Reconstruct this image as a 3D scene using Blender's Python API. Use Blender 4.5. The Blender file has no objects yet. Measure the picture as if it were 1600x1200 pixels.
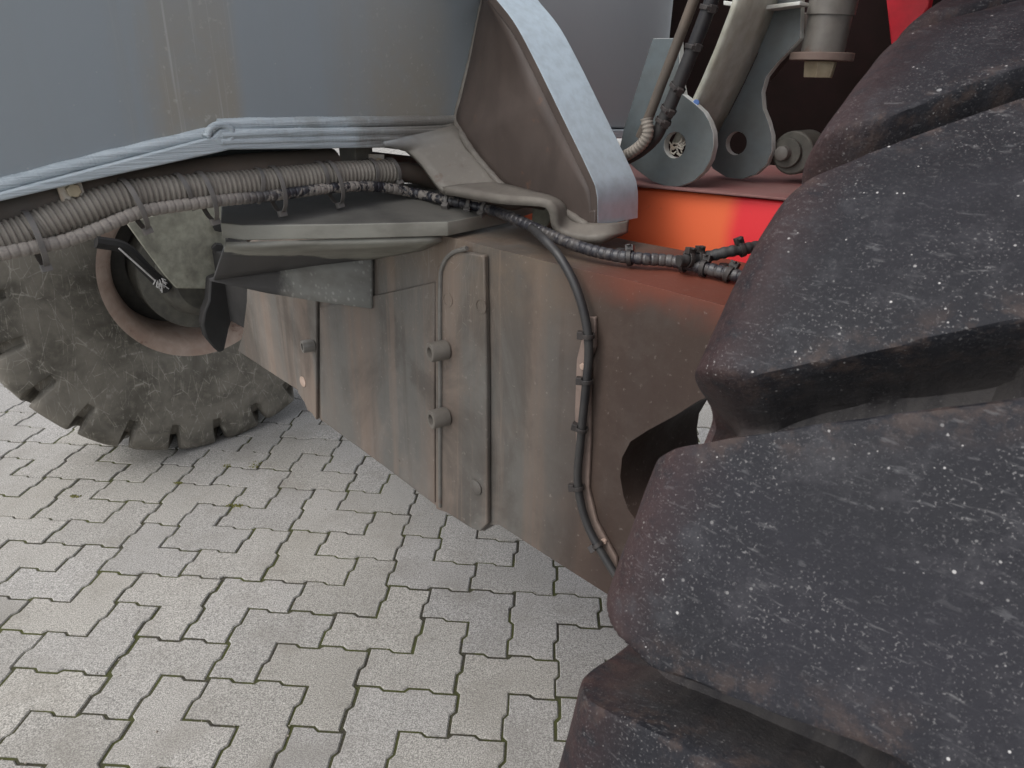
import bpy, bmesh, math, random
from mathutils import Vector, Matrix, geometry, noise as mnoise
R_ = math.radians
scene = bpy.context.scene
COL = scene.collection
rnd = random.Random(7)

# ------------------------------------------------------------------ camera, sky, sun, exposure
cam_data = bpy.data.cameras.new('camera')
cam = bpy.data.objects.new('camera', cam_data)
COL.objects.link(cam)
cam_data.sensor_width = 36.0
cam_data.lens = 24.69
cam_data.clip_start = 0.02
cam_data.clip_end = 1000.0
_m = Matrix([[0.998734, -0.04026, 0.030159], [0.043901, 0.404884, -0.913314], [0.024559, 0.913481, 0.406139]]).to_4x4()
_m.translation = Vector((0.827, -0.9184, 1.1244))
cam.matrix_world = _m
cam_data.dof.use_dof = True
cam_data.dof.focus_distance = 1.5
cam_data.dof.aperture_fstop = 32.0
scene.camera = cam

SUN_EL, SUN_AZ = R_(52), R_(-118)          # azimuth measured from +Y towards +X
world = bpy.data.worlds.new('World')
scene.world = world
world.use_nodes = True
wn = world.node_tree
wn.nodes.clear()
wo = wn.nodes.new('ShaderNodeOutputWorld')
wb = wn.nodes.new('ShaderNodeBackground')
sky = wn.nodes.new('ShaderNodeTexSky')
sky.sky_type = 'NISHITA'
sky.sun_disc = False
sky.sun_elevation = SUN_EL
sky.sun_rotation = SUN_AZ
sky.air_density = 1.0
sky.dust_density = 3.0
sky.ozone_density = 1.0
hs = wn.nodes.new('ShaderNodeHueSaturation')
hs.inputs['Saturation'].default_value = 0.30   # a pale overcast sky
wn.links.new(sky.outputs[0], hs.inputs['Color'])
wn.links.new(hs.outputs[0], wb.inputs['Color'])
wb.inputs['Strength'].default_value = 0.15
wn.links.new(wb.outputs[0], wo.inputs['Surface'])

sd = bpy.data.lights.new('sun', 'SUN')
sd.energy = 0.6
sd.angle = R_(60)
sd.color = (1.0, 0.96, 0.9)
sun = bpy.data.objects.new('sun', sd)
COL.objects.link(sun)
_d = Vector((math.sin(SUN_AZ) * math.cos(SUN_EL), math.cos(SUN_AZ) * math.cos(SUN_EL), math.sin(SUN_EL)))
sun.rotation_euler = _d.to_track_quat('Z', 'Y').to_euler()

scene.view_settings.view_transform = 'Standard'
scene.view_settings.look = 'None'
scene.view_settings.gamma = 1.0
scene.view_settings.use_curve_mapping = False
scene.view_settings.exposure = 0.95
scene.render.engine = 'CYCLES'
scene.cycles.max_bounces = 8
scene.cycles.diffuse_bounces = 5

# ------------------------------------------------------------------ materials
class NT:
    def __init__(s, name):
        s.m = bpy.data.materials.new(name)
        s.m.use_nodes = True
        s.t = s.m.node_tree
        s.t.nodes.clear()
        s.out = s.t.nodes.new('ShaderNodeOutputMaterial')
        s.b = s.t.nodes.new('ShaderNodeBsdfPrincipled')
        s.t.links.new(s.b.outputs[0], s.out.inputs[0])
        s.tc = s.t.nodes.new('ShaderNodeTexCoord')
    def n(s, typ, ins=None, **kw):
        o = s.t.nodes.new(typ)
        for k, v in kw.items():
            setattr(o, k, v)
        for k, v in (ins or {}).items():
            s.put(o.inputs[k], v)
        return o
    def put(s, sock, v):
        if isinstance(v, bpy.types.NodeSocket):
            s.t.links.new(v, sock)
        elif hasattr(sock, 'default_value'):
            if isinstance(v, (tuple, list)) and len(v) == 3 and sock.type == 'RGBA':
                v = (*v, 1)
            sock.default_value = v
    def co(s, scale=(1, 1, 1), kind='Object', loc=(0, 0, 0), rot=(0, 0, 0)):
        return s.n('ShaderNodeMapping', {'Vector': s.tc.outputs[kind], 'Scale': scale, 'Location': loc, 'Rotation': rot}).outputs[0]
    def noise(s, vec, scale, detail=4, rough=0.55, dist=0.0):
        return s.n('ShaderNodeTexNoise', {'Vector': vec, 'Scale': scale, 'Detail': detail, 'Roughness': rough, 'Distortion': dist}).outputs['Fac']
    def step(s, v, a, b, lo=0.0, hi=1.0, smooth=True):
        return s.n('ShaderNodeMapRange', {'Value': v, 'From Min': a, 'From Max': b, 'To Min': lo, 'To Max': hi},
                   interpolation_type='SMOOTHSTEP' if smooth else 'LINEAR').outputs[0]
    def mix(s, f, a, b, mode='MIX'):
        o = s.n('ShaderNodeMix', data_type='RGBA', blend_type=mode)
        s.put(o.inputs[0], f)
        s.put(o.inputs[6], a)
        s.put(o.inputs[7], b)
        return o.outputs[2]
    def math(s, op, a, b=0.0, c=0.0):
        o = s.n('ShaderNodeMath', operation=op)
        s.put(o.inputs[0], a)
        s.put(o.inputs[1], b)
        s.put(o.inputs[2], c)
        return o.outputs[0]
    def xyz(s, kind='Object'):
        return s.n('ShaderNodeSeparateXYZ', {0: s.tc.outputs[kind]}).outputs
    def bump(s, h, strength=0.3, dist=0.002):
        o = s.n('ShaderNodeBump', {'Height': h, 'Strength': strength, 'Distance': dist})
        s.put(s.b.inputs['Normal'], o.outputs[0])
    def done(s, col, rough=0.6, metal=0.0, spec=0.5):
        s.put(s.b.inputs['Base Color'], col)
        s.put(s.b.inputs['Roughness'], rough)
        s.put(s.b.inputs['Metallic'], metal)
        s.put(s.b.inputs['Specular IOR Level'], spec)
        return s.m

def dirty(name, base, dirt, amount=0.5, streak=(3, 3, 0.5), sscale=4.0, rust=None, rough=0.55, speck=None, bump=0.15, fine=60, lo=0.35, hi=0.65, spec=0.5):
    """painted steel under road dirt: broad patches, vertical runs, fine dust, optional rust and pale specks"""
    t = NT(name)
    v = t.co(streak)
    n1 = t.noise(v, sscale, 5, 0.6, 0.4)
    n2 = t.noise(t.co(), 9, 5, 0.6)
    n3 = t.noise(t.co(), fine, 3, 0.6)
    f = t.math('ADD', t.math('MULTIPLY', n1, 0.62), t.math('MULTIPLY', n2, 0.38))
    f = t.step(f, lo, hi, 0, amount)
    c = t.mix(f, base, dirt)
    c = t.mix(t.step(n3, 0.3, 0.75, 0.0, 0.35), c, tuple(x * 0.62 for x in dirt))
    if rust:
        r = t.noise(t.co((1, 1, 1), loc=(3, 5, 1)), 14, 6, 0.65)
        c = t.mix(t.step(r, 0.6, 0.72, 0, 0.8), c, rust)
    if speck:
        vo = t.n('ShaderNodeTexVoronoi', {'Vector': t.co(), 'Scale': 130.0})
        gate = t.math('MULTIPLY', t.step(vo.outputs['Distance'], 0.10, 0.2, 1, 0), t.step(n2, 0.45, 0.65))
        c = t.mix(t.math('MULTIPLY', gate, 0.6), c, speck)
    t.bump(t.math('ADD', n3, n2), bump, 0.0015)
    rg = t.step(n2, 0.3, 0.7, rough - 0.08, rough + 0.15)
    return t.done(c, rg, spec=spec)

M = {}
M['beam'] = None
def beam_mat():
    t = NT('grey_blue_paint')
    x = t.xyz()
    base = (0.245, 0.272, 0.288)
    runs = t.noise(t.co((14, 14, 0.7)), 2.2, 5, 0.6, 0.3)
    thin = t.noise(t.co((60, 60, 1.2)), 2.0, 3, 0.6)
    blot = t.noise(t.co(), 18, 6, 0.7)
    c = t.mix(t.step(runs, 0.42, 0.62, 0, 0.35), base, (0.24, 0.262, 0.268))
    # grimy washed zone left of the bend (y about -0.45..-0.28) and before the bracket
    def band(y0, y1, w):
        return t.math('MULTIPLY', t.step(t.math('ADD', x[1], t.math('MULTIPLY', t.math('SUBTRACT', runs, 0.5), 0.10)), y0 - w, y0 + w),
                      t.step(x[1], y1 - w * 0.4, y1 + w * 0.4, 1, 0))
    g1 = band(-0.46, -0.345, 0.03)
    g2 = band(-0.17, 0.01, 0.07)
    g = t.math('MAXIMUM', g1, g2)
    g = t.math('MULTIPLY', g, t.step(x[2], 1.03, 1.34, 1.0, 0.25))
    g = t.math('MULTIPLY', g, t.step(blot, 0.25, 0.6, 0.55, 1.0))
    c = t.mix(g, c, (0.265, 0.248, 0.212))
    wash = t.math('MULTIPLY', g1, t.step(thin, 0.55, 0.72))
    c = t.mix(t.math('MULTIPLY', wash, 0.55), c, (0.42, 0.42, 0.40))
    dust = t.noise(t.co((1, 1, 1)), 90, 3, 0.7)
    c = t.mix(t.math('MULTIPLY', g, t.step(dust, 0.58, 0.72, 0, 0.55)), c, (0.42, 0.41, 0.37))
    vo = t.n('ShaderNodeTexVoronoi', {'Vector': t.co(), 'Scale': 45.0})
    c = t.mix(t.math('MULTIPLY', t.step(vo.outputs['Distance'], 0.03, 0.07, 1, 0), 0.3), c, (0.45, 0.44, 0.42))
    c = t.mix(t.step(x[1], 0.13, 0.16), c, t.mix(t.noise(t.co(), 2.5, 3), (0.29, 0.31, 0.325), (0.35, 0.35, 0.345)))
    t.bump(t.math('ADD', blot, dust), 0.12, 0.001)
    return t.done(c, t.step(blot, 0.3, 0.7, 0.42, 0.62))
M['beam'] = beam_mat()
M['flange'] = dirty('pale_blue_paint', (0.42, 0.50, 0.55), (0.36, 0.40, 0.42), 0.35, (2, 2, 0.6), 5, lo=0.45, hi=0.75, rough=0.4)
def strip_mat():
    t = NT('pale_blue_strip_paint')
    x = t.xyz()
    n = t.noise(t.co(), 8, 6, 0.65)
    f = t.noise(t.co((4, 1, 40)), 9, 4, 0.6)
    g = t.noise(t.co(), 70, 4, 0.6)
    e = t.math('ADD', x[1], t.math('MULTIPLY', t.math('SUBTRACT', n, 0.5), 0.16))
    c = t.mix(t.step(f, 0.35, 0.65), (0.34, 0.385, 0.41), (0.45, 0.50, 0.525))
    c = t.mix(t.step(n, 0.52, 0.72, 0, 0.6), c, (0.22, 0.22, 0.20))
    c = t.mix(t.math('MULTIPLY', t.math('MULTIPLY', t.step(e, -0.20, -0.08), t.step(x[1], 0.10, 0.05)), 0.9), c, (0.165, 0.15, 0.128))
    c = t.mix(t.step(g, 0.58, 0.72, 0, 0.3), c, (0.42, 0.42, 0.40))
    t.bump(t.math('ADD', f, t.math('MULTIPLY', g, 0.3)), 0.6, 0.004)
    return t.done(c, 0.42)
M['strip'] = strip_mat()
M['weld'] = dirty('painted_weld', (0.20, 0.25, 0.28), (0.17, 0.17, 0.15), 0.6, (4, 4, 4), 8, rough=0.45, bump=0.5)
M['web'] = dirty('brown_grimed_paint', (0.042, 0.030, 0.025), (0.085, 0.064, 0.054), 0.7, (2, 2, 1), 5, rough=0.6, rust=(0.16, 0.075, 0.04))
M['leg'] = dirty('dusty_tan_paint', (0.165, 0.15, 0.128), (0.115, 0.105, 0.094), 0.8, (2, 2, 2), 4, rough=0.65, rust=(0.13, 0.08, 0.05))
def leg_mat():
    t = NT('dusty_tan_paint')
    x = t.xyz()
    n = t.noise(t.co(), 9, 6, 0.65)
    f = t.noise(t.co(), 80, 4, 0.6)
    e = t.math('ADD', x[1], t.math('MULTIPLY', t.math('SUBTRACT', n, 0.5), 0.14))
    e2 = t.math('ADD', x[2], t.math('MULTIPLY', t.math('SUBTRACT', n, 0.5), 0.04))
    c = t.mix(t.math('MULTIPLY', t.step(e2, 1.0, 1.045), t.step(e, -0.02, -0.16)), (0.165, 0.15, 0.128), (0.28, 0.33, 0.365))
    c = t.mix(t.step(n, 0.45, 0.68, 0, 0.7), c, (0.115, 0.10, 0.088))
    c = t.mix(t.step(f, 0.55, 0.7, 0, 0.35), c, (0.22, 0.205, 0.18))
    c = t.mix(t.step(t.noise(t.co(loc=(4, 4, 4)), 20, 5, 0.7), 0.62, 0.72, 0, 0.5), c, (0.10, 0.06, 0.04))
    t.bump(t.math('ADD', f, n), 0.25, 0.0015)
    return t.done(c, 0.65)
M['leg'] = leg_mat()
M['base'] = dirty('dusty_brown_plate', (0.165, 0.15, 0.128), (0.115, 0.10, 0.086), 0.7, (2, 2, 2), 7, rough=0.7)
M['axle'] = None
def axle_mat(name, scratch=False, lift=1.0):
    t = NT(name)
    x = t.xyz()
    runs = t.noise(t.co((4, 4, 0.22)), 2.2, 5, 0.6, 0.2)
    fine = t.noise(t.co((30, 30, 1.0)), 2.0, 4, 0.6)
    blot = t.noise(t.co(), 11, 6, 0.65)
    dust = t.noise(t.co(), 120, 3, 0.6)
    c = t.mix(t.step(runs, 0.42, 0.60), (0.110 * lift, 0.104 * lift, 0.094 * lift), (0.150 * lift, 0.114 * lift, 0.091 * lift))
    c = t.mix(t.step(fine, 0.42, 0.66, 0, 0.3), c, (0.11, 0.104, 0.096))
    c = t.mix(t.step(blot, 0.5, 0.7, 0, 0.55), c, (0.155, 0.128, 0.105))
    smud = t.noise(t.co((1.6, 1.6, 0.8), loc=(7, 2, 4)), 3.2, 6, 0.65, 0.8)
    c = t.mix(t.step(smud, 0.48, 0.66, 0, 0.7), c, (0.060, 0.050, 0.042))
    vs = t.noise(t.co((11, 11, 0.5), loc=(1, 1, 9)), 1.6, 5, 0.65, 0.3)
    c = t.mix(t.step(vs, 0.54, 0.68, 0, 0.6), c, (0.062, 0.050, 0.041))
    c = t.mix(t.step(vs, 0.44, 0.34, 0, 0.45), c, (0.20, 0.150, 0.118))
    c = t.mix(t.step(smud, 0.46, 0.32, 0, 0.4), c, (0.19, 0.165, 0.145))
    # dust and clay thrown onto the upper edge
    up = t.math('MULTIPLY', t.step(x[2], 0.74, 0.9), t.step(blot, 0.3, 0.6))
    c = t.mix(t.math('MULTIPLY', up, 0.6), c, (0.165, 0.122, 0.085))
    # shade and red bounce towards the near wheel, painted into the colour
    red = t.math('MULTIPLY', t.step(x[0], 1.36, 1.58), t.step(blot, 0.25, 0.55, 0.8, 1))
    c = t.mix(t.math('MULTIPLY', red, 0.93), c, (0.032, 0.017, 0.012))
    top = t.math('MULTIPLY', t.step(x[0], 1.44, 1.60), t.step(t.math('ADD', x[2], t.math('MULTIPLY', t.math('SUBTRACT', blot, 0.5), 0.06)), 0.845, 0.895))  # red bounce on the axle's top edge, also painted in
    c = t.mix(t.math('MULTIPLY', top, 0.9), c, (0.14, 0.035, 0.018))
    r = t.noise(t.co((1, 1, 1), loc=(3, 5, 1)), 26, 6, 0.7)
    c = t.mix(t.step(r, 0.68, 0.74, 0, 0.7), c, (0.055, 0.028, 0.018))
    c = t.mix(t.step(dust, 0.62, 0.75, 0, 0.3), c, (0.30, 0.27, 0.24))
    if True:
        w = t.n('ShaderNodeTexVoronoi', {'Vector': t.co((18, 18, 3.0), rot=(0, 0.7, 0)), 'Scale': 5.0}, feature='DISTANCE_TO_EDGE')
        gate = t.math('MULTIPLY', t.step(x[2], 0.70, 0.8), t.step(x[0], 1.38, 1.30))
        line = t.step(w.outputs['Distance'], 0.0, 0.012, 1, 0)
        c = t.mix(t.math('MULTIPLY', t.math('MULTIPLY', gate, line), 0.35), c, (0.33, 0.29, 0.25))
    t.bump(t.math('ADD', dust, blot), 0.2, 0.0015)
    return t.done(c, t.step(blot, 0.3, 0.7, 0.5, 0.7))
M['axle'] = axle_mat('axle_grimed_paint')
M['axle2'] = axle_mat('axle_cover_paint', lift=1.1)
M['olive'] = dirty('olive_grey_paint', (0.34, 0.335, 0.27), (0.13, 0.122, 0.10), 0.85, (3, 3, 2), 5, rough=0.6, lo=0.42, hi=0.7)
M['olivedark'] = dirty('dark_olive_grease', (0.115, 0.11, 0.09), (0.05, 0.047, 0.042), 0.85, (3, 3, 2), 6, rough=0.6)
def grease_mat(name, base, dirt, axis, a, b, speck=True):
    """painted plate whose one end is caked in black grease"""
    t = NT(name)
    x = t.xyz()
    n2 = t.noise(t.co(), 16, 6, 0.7)
    n3 = t.noise(t.co(), 90, 3, 0.6)
    c = t.mix(t.step(t.noise(t.co((2, 2, 4)), 5, 5), 0.4, 0.65), base, dirt)
    vo = t.n('ShaderNodeTexVoronoi', {'Vector': t.co(), 'Scale': 95.0})
    if speck:
        c = t.mix(t.math('MULTIPLY', t.step(n2, 0.42, 0.6), t.step(vo.outputs['Distance'], 0.15, 0.42, 0.65, 0)), c, (0.36, 0.36, 0.34))
    e = t.math('ADD', x[axis], t.math('MULTIPLY', t.math('SUBTRACT', n2, 0.5), 0.12))
    c = t.mix(t.step(e, a, b, 1, 0), c, (0.028, 0.027, 0.028))
    t.bump(t.math('ADD', n3, n2), 0.25, 0.0015)
    return t.done(c, 0.6)
M['ledge'] = grease_mat('ledge_plate_paint', (0.25, 0.245, 0.21), (0.175, 0.168, 0.142), 0, 1.01, 1.035, False)
M['ledgetop'] = grease_mat('ledge_top_grime', (0.115, 0.11, 0.097), (0.07, 0.067, 0.06), 0, 0.96, 1.02, False)
M['wedge'] = grease_mat('gusset_paint', (0.185, 0.188, 0.175), (0.135, 0.13, 0.12), 0, 0.78, 0.84)
M['red'] = None
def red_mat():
    t = NT('red_paint_lit_zone')
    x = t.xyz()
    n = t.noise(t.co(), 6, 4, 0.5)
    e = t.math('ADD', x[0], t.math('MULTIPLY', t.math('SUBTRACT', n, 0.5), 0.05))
    lit_zone = t.math('MULTIPLY', t.step(e, 1.05, 1.10), t.step(e, 1.525, 1.56, 1, 0))  # brighter-lit stretch of the panel, painted as orange
    c = t.mix(t.math('MULTIPLY', lit_zone, 0.9), (0.78, 0.040, 0.050), (0.84, 0.17, 0.06))
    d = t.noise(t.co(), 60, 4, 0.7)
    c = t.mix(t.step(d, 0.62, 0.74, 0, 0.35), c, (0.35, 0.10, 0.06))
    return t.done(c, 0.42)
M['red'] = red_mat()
M['redplain'] = dirty('red_paint', (0.62, 0.025, 0.045), (0.55, 0.03, 0.04), 0.5, (1, 1, 1), 5, rough=0.4, bump=0.05)
M['reddust'] = dirty('dust_over_red_paint', (0.20, 0.075, 0.07), (0.22, 0.13, 0.12), 0.8, (1, 1, 1), 5, rough=0.7)
M['redshade'] = dirty('shaded_red_shell', (0.012, 0.005, 0.005), (0.008, 0.006, 0.005), 0.7, (1, 1, 1), 4, rough=0.8, spec=0.08)  # near-black: shade inside the body put into the colour
M['dark'] = dirty('dark_underbody', (0.030, 0.029, 0.027), (0.05, 0.047, 0.04), 0.6, (1, 1, 1), 5, rough=0.75)
M['lug'] = dirty('lug_paint', (0.105, 0.128, 0.138), (0.11, 0.115, 0.105), 0.6, (2, 2, 2), 6, rough=0.5, bump=0.08)
M['lugedge'] = dirty('flame_cut_edge_paint', (0.60, 0.63, 0.61), (0.36, 0.34, 0.28), 0.5, (2, 2, 2), 9, rough=0.5, bump=0.05)
M['pale'] = dirty('pale_stained_paint', (0.46, 0.47, 0.42), (0.30, 0.27, 0.18), 0.7, (5, 5, 1), 5, rough=0.5, lo=0.42, hi=0.7)
M['steel'] = dirty('grimy_steel', (0.17, 0.16, 0.145), (0.10, 0.095, 0.085), 0.7, (2, 2, 1), 7, rough=0.5, rust=(0.12, 0.06, 0.04))
M['zinc'] = dirty('yellow_zinc_bolt', (0.42, 0.36, 0.25), (0.25, 0.20, 0.13), 0.6, (4, 4, 4), 12, rough=0.4)
M['clamp'] = dirty('rusty_cream_clamp', (0.55, 0.53, 0.47), (0.34, 0.22, 0.12), 0.8, (3, 3, 3), 9, rough=0.55, lo=0.45, hi=0.62)
M['rust'] = dirty('rusty_rim_paint', (0.30, 0.205, 0.16), (0.44, 0.35, 0.29), 0.8, (3, 3, 3), 7, rough=0.65, rust=(0.13, 0.05, 0.028))
M['rimdark'] = dirty('dark_rim_well', (0.075, 0.07, 0.06), (0.045, 0.042, 0.038), 0.7, (2, 2, 2), 6, rough=0.6)
M['pinkrust'] = dirty('rusty_bracket', (0.20, 0.150, 0.125), (0.14, 0.10, 0.085), 0.7, (3, 3, 2), 8, rough=0.65)
M['hose'] = dirty('black_hose', (0.018, 0.018, 0.021), (0.045, 0.042, 0.038), 0.6, (4, 4, 4), 8, rough=0.5, bump=0.1)
M['pipe'] = dirty('dusty_dark_pipe', (0.075, 0.066, 0.056), (0.15, 0.115, 0.088), 0.7, (2, 2, 2), 5, rough=0.65)
M['conduit'] = dirty('dusty_corrugated_conduit', (0.26, 0.235, 0.20), (0.185, 0.163, 0.138), 0.8, (3, 3, 3), 8, rough=0.7, bump=0.1)
M['tie'] = dirty('dusty_cable_tie', (0.11, 0.105, 0.10), (0.19, 0.17, 0.15), 0.6, (6, 6, 6), 9, rough=0.55, bump=0.05)
M['tieblack'] = dirty('black_cable_tie', (0.022, 0.02, 0.02), (0.05, 0.04, 0.036), 0.6, (6, 6, 6), 9, rough=0.5, bump=0.05)
M['black'] = dirty('matt_black_rubber', (0.012, 0.012, 0.012), (0.022, 0.02, 0.019), 0.7, (2, 2, 2), 6, rough=0.7)
M['white'] = dirty('frayed_white', (0.62, 0.61, 0.60), (0.35, 0.34, 0.33), 0.6, (9, 9, 9), 20, rough=0.8)
M['blue'] = dirty('blue_paint_fleck', (0.10, 0.22, 0.55), (0.12, 0.2, 0.4), 0.5, rough=0.5)

def wrap_mat():
    t = NT('flaking_hose_wrap')
    n1 = t.noise(t.co(), 55, 5, 0.7, 0.4)
    n2 = t.noise(t.co(), 7, 3)
    f = t.step(t.math('ADD', n1, t.math('MULTIPLY', n2, 0.5)), 0.76, 0.84)
    x = t.xyz()
    dusty = t.step(t.math('ADD', x[1], t.math('MULTIPLY', t.math('SUBTRACT', n2, 0.5), 0.25)), -0.42, -0.30, 1, 0)
    f = t.math('MAXIMUM', f, t.math('MULTIPLY', dusty, t.step(n1, 0.3, 0.5, 0.5, 1)))
    f = t.math('MULTIPLY', f, t.step(x[0], 1.16, 1.28, 1, 0.12))
    c = t.mix(f, (0.020, 0.020, 0.026), (0.27, 0.24, 0.21))
    c = t.mix(t.step(n1, 0.4, 0.65, 0, 0.45), c, (0.12, 0.11, 0.10))
    t.bump(f, 0.5, 0.001)
    return t.done(c, t.step(f, 0, 1, 0.4, 0.8))
M['wrap'] = wrap_mat()

def tyre_mat(near):
    t = NT('speckled_black_rubber' if near else 'dusty_scratched_rubber')
    broad = t.noise(t.co(), 6, 5, 0.6, 0.5)
    mid = t.noise(t.co(), 32, 6, 0.72)
    fine = t.noise(t.co(), 420, 3, 0.65)
    if near:
        c = t.mix(t.step(broad, 0.35, 0.65), (0.0085, 0.009, 0.012), (0.019, 0.019, 0.0235))
        c = t.mix(t.step(mid, 0.48, 0.74, 0, 0.55), c, (0.046, 0.045, 0.050))
        c = t.mix(t.step(fine, 0.55, 0.75, 0, 0.35), c, (0.075, 0.074, 0.077))
        smear = t.noise(t.co((1.0, 3.2, 3.2), rot=(0, 0.5, 0.4)), 70, 4, 0.6)
        c = t.mix(t.step(smear, 0.62, 0.74, 0, 0.35), c, (0.12, 0.12, 0.125))
        grit = t.noise(t.co(loc=(2, 7, 1)), 700, 2, 0.5)
        veil = t.noise(t.co(loc=(5, 1, 3)), 14, 5, 0.7)
        c = t.mix(t.math('MULTIPLY', t.step(grit, 0.60, 0.72), t.step(veil, 0.38, 0.62, 0.10, 0.62)), c, (0.17, 0.166, 0.166))
        streak = t.noise(t.co((0.6, 1.0, 3.4), rot=(0.9, 0, 0.3)), 120, 3, 0.6)
        c = t.mix(t.math('MULTIPLY', t.step(streak, 0.60, 0.74), t.step(veil, 0.45, 0.65, 0.1, 0.55)), c, (0.15, 0.148, 0.15))
        v1 = t.n('ShaderNodeTexVoronoi', {'Vector': t.co(), 'Scale': 300.0, 'Randomness': 1.0})
        sz = t.n('ShaderNodeSeparateColor', {0: v1.outputs['Color']}).outputs
        r = t.step(sz[0], 0.70, 1.0, 0.0, 0.34, False)
        dots = t.step(t.math('SUBTRACT', t.math('MULTIPLY', r, t.step(mid, 0.38, 0.62, 0.15, 1)), v1.outputs['Distance']), -0.02, 0.10)
        c = t.mix(t.math('MULTIPLY', dots, t.step(sz[1], 0.2, 0.9, 0.25, 0.9)), c, (0.42, 0.41, 0.40))
        v2 = t.n('ShaderNodeTexVoronoi', {'Vector': t.co(loc=(3, 1, 2)), 'Scale': 60.0})
        s2 = t.n('ShaderNodeSeparateColor', {0: v2.outputs['Color']}).outputs
        d2 = t.math('LESS_THAN', v2.outputs['Distance'], t.step(s2[0], 0.86, 1.0, 0.0, 0.13, False))
        c = t.mix(t.math('MULTIPLY', d2, 0.3), c, t.mix(t.step(s2[2], 0.7, 0.72), (0.5, 0.5, 0.5), (0.42, 0.22, 0.12)))
        ew = t.n('ShaderNodeAttribute', attribute_name='edge_wear').outputs['Fac']
        gq = t.n('ShaderNodeAttribute', attribute_name='groove').outputs['Fac']
        silt = t.noise(t.co((6, 1, 1)), 16, 5, 0.65)
        c = t.mix(t.math('MULTIPLY', gq, t.step(silt, 0.3, 0.65, 0.35, 0.9)), c, (0.062, 0.057, 0.055))
        ewn = t.math('MULTIPLY', ew, t.step(t.noise(t.co(), 60, 5, 0.7), 0.46, 0.66))
        c = t.mix(t.math('MULTIPLY', ewn, 0.55), c, (0.085, 0.058, 0.046))
        x = t.xyz()
        red_bounce = t.math('MULTIPLY', t.step(t.math('ADD', x[0], t.math('MULTIPLY', t.math('SUBTRACT', mid, 0.5), 0.09)), -0.155, -0.09, 1, 0), t.step(mid, 0.3, 0.6))
        c = t.mix(t.math('MULTIPLY', red_bounce, 0.5), c, (0.075, 0.032, 0.026))  # red light bounced onto the inner shoulder, put into the colour
        grain = t.noise(t.co(), 150, 4, 0.7)
        t.bump(t.math('ADD', t.math('ADD', t.math('MULTIPLY', fine, 0.5), grain), t.math('MULTIPLY', mid, 0.8)), 0.6, 0.0012)
        rough = t.step(broad, 0.3, 0.7, 0.66, 0.88)
    else:
        c = t.mix(t.step(broad, 0.35, 0.65), (0.082, 0.074, 0.060), (0.185, 0.168, 0.140))
        c = t.mix(t.step(mid, 0.45, 0.7, 0, 0.7), c, (0.19, 0.172, 0.14))
        for k, (rot, sc) in enumerate((((0.3, 0.2, 0.9), 5.0), ((1.2, 0.5, 0.1), 6.0), ((0.5, 1.4, 0.7), 4.0))):
            w = t.n('ShaderNodeTexVoronoi', {'Vector': t.co((1, 2.6, 1), rot=rot, loc=(k, 2, 1)), 'Scale': sc * 1.6}, feature='DISTANCE_TO_EDGE')
            ln = t.math('MULTIPLY', t.step(w.outputs['Distance'], 0.0, 0.018, 1, 0), t.step(mid, 0.42, 0.62))
            c = t.mix(t.math('MULTIPLY', ln, 0.7), c, (0.33, 0.31, 0.27))
        t.bump(t.math('ADD', fine, mid), 0.3, 0.0015)
        rough = 0.75
    return t.done(c, rough, spec=0.24 if near else 0.4)
M['tyre_near'] = tyre_mat(True)
M['tyre_far'] = tyre_mat(False)

def paver_mat():
    t = NT('concrete_paver')
    oi = t.n('ShaderNodeObjectInfo').outputs
    geo = t.n('ShaderNodeNewGeometry').outputs['Position']
    def nz(sc, det=4, r=0.6):
        return t.noise(geo, sc, det, r)
    g1, g2, g3 = nz(420, 2, 0.6), nz(170, 3, 0.7), nz(7, 5, 0.6)
    c = t.mix(t.step(g1, 0.32, 0.68), (0.160, 0.155, 0.144), (0.41, 0.396, 0.37))
    c = t.mix(t.step(g2, 0.56, 0.68, 0, 0.65), c, (0.105, 0.10, 0.094))
    c = t.mix(t.step(g2, 0.40, 0.30, 0, 0.45), c, (0.50, 0.49, 0.47))
    c = t.mix(t.step(g3, 0.45, 0.72, 0, 0.5), c, (0.20, 0.188, 0.168))
    g4 = nz(1.7, 6, 0.6)
    c = t.mix(t.step(g4, 0.50, 0.72, 0, 0.35), c, (0.165, 0.155, 0.135))
    g5 = nz(26, 5, 0.7)
    c = t.mix(t.step(g5, 0.60, 0.72, 0, 0.45), c, (0.15, 0.145, 0.13))
    vo = t.n('ShaderNodeTexVoronoi', {'Vector': geo, 'Scale': 140.0})
    vs = t.n('ShaderNodeSeparateColor', {0: vo.outputs['Color']}).outputs
    c = t.mix(t.math('MULTIPLY', t.math('LESS_THAN', vo.outputs['Distance'], t.step(vs[0], 0.8, 1.0, 0, 0.25, False)), 0.7), c,
              t.mix(vs[1], (0.62, 0.60, 0.57), (0.09, 0.085, 0.08)))
    k = t.step(oi['Random'], 0, 1, 0.93, 1.06, False)
    tint = t.mix(t.math('FRACT', t.math('MULTIPLY', oi['Random'], 17.3)), (1.0, 0.985, 0.95), (0.985, 0.985, 1.0))
    kk = t.n('ShaderNodeCombineColor', {0: k, 1: k, 2: k}).outputs[0]
    c = t.mix(1.0, t.mix(1.0, c, kk, 'MULTIPLY'), tint, 'MULTIPLY')
    t.bump(t.math('ADD', g1, g2), 0.5, 0.0012)
    return t.done(c, 0.85, spec=0.3)
M['paver'] = paver_mat()
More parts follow.
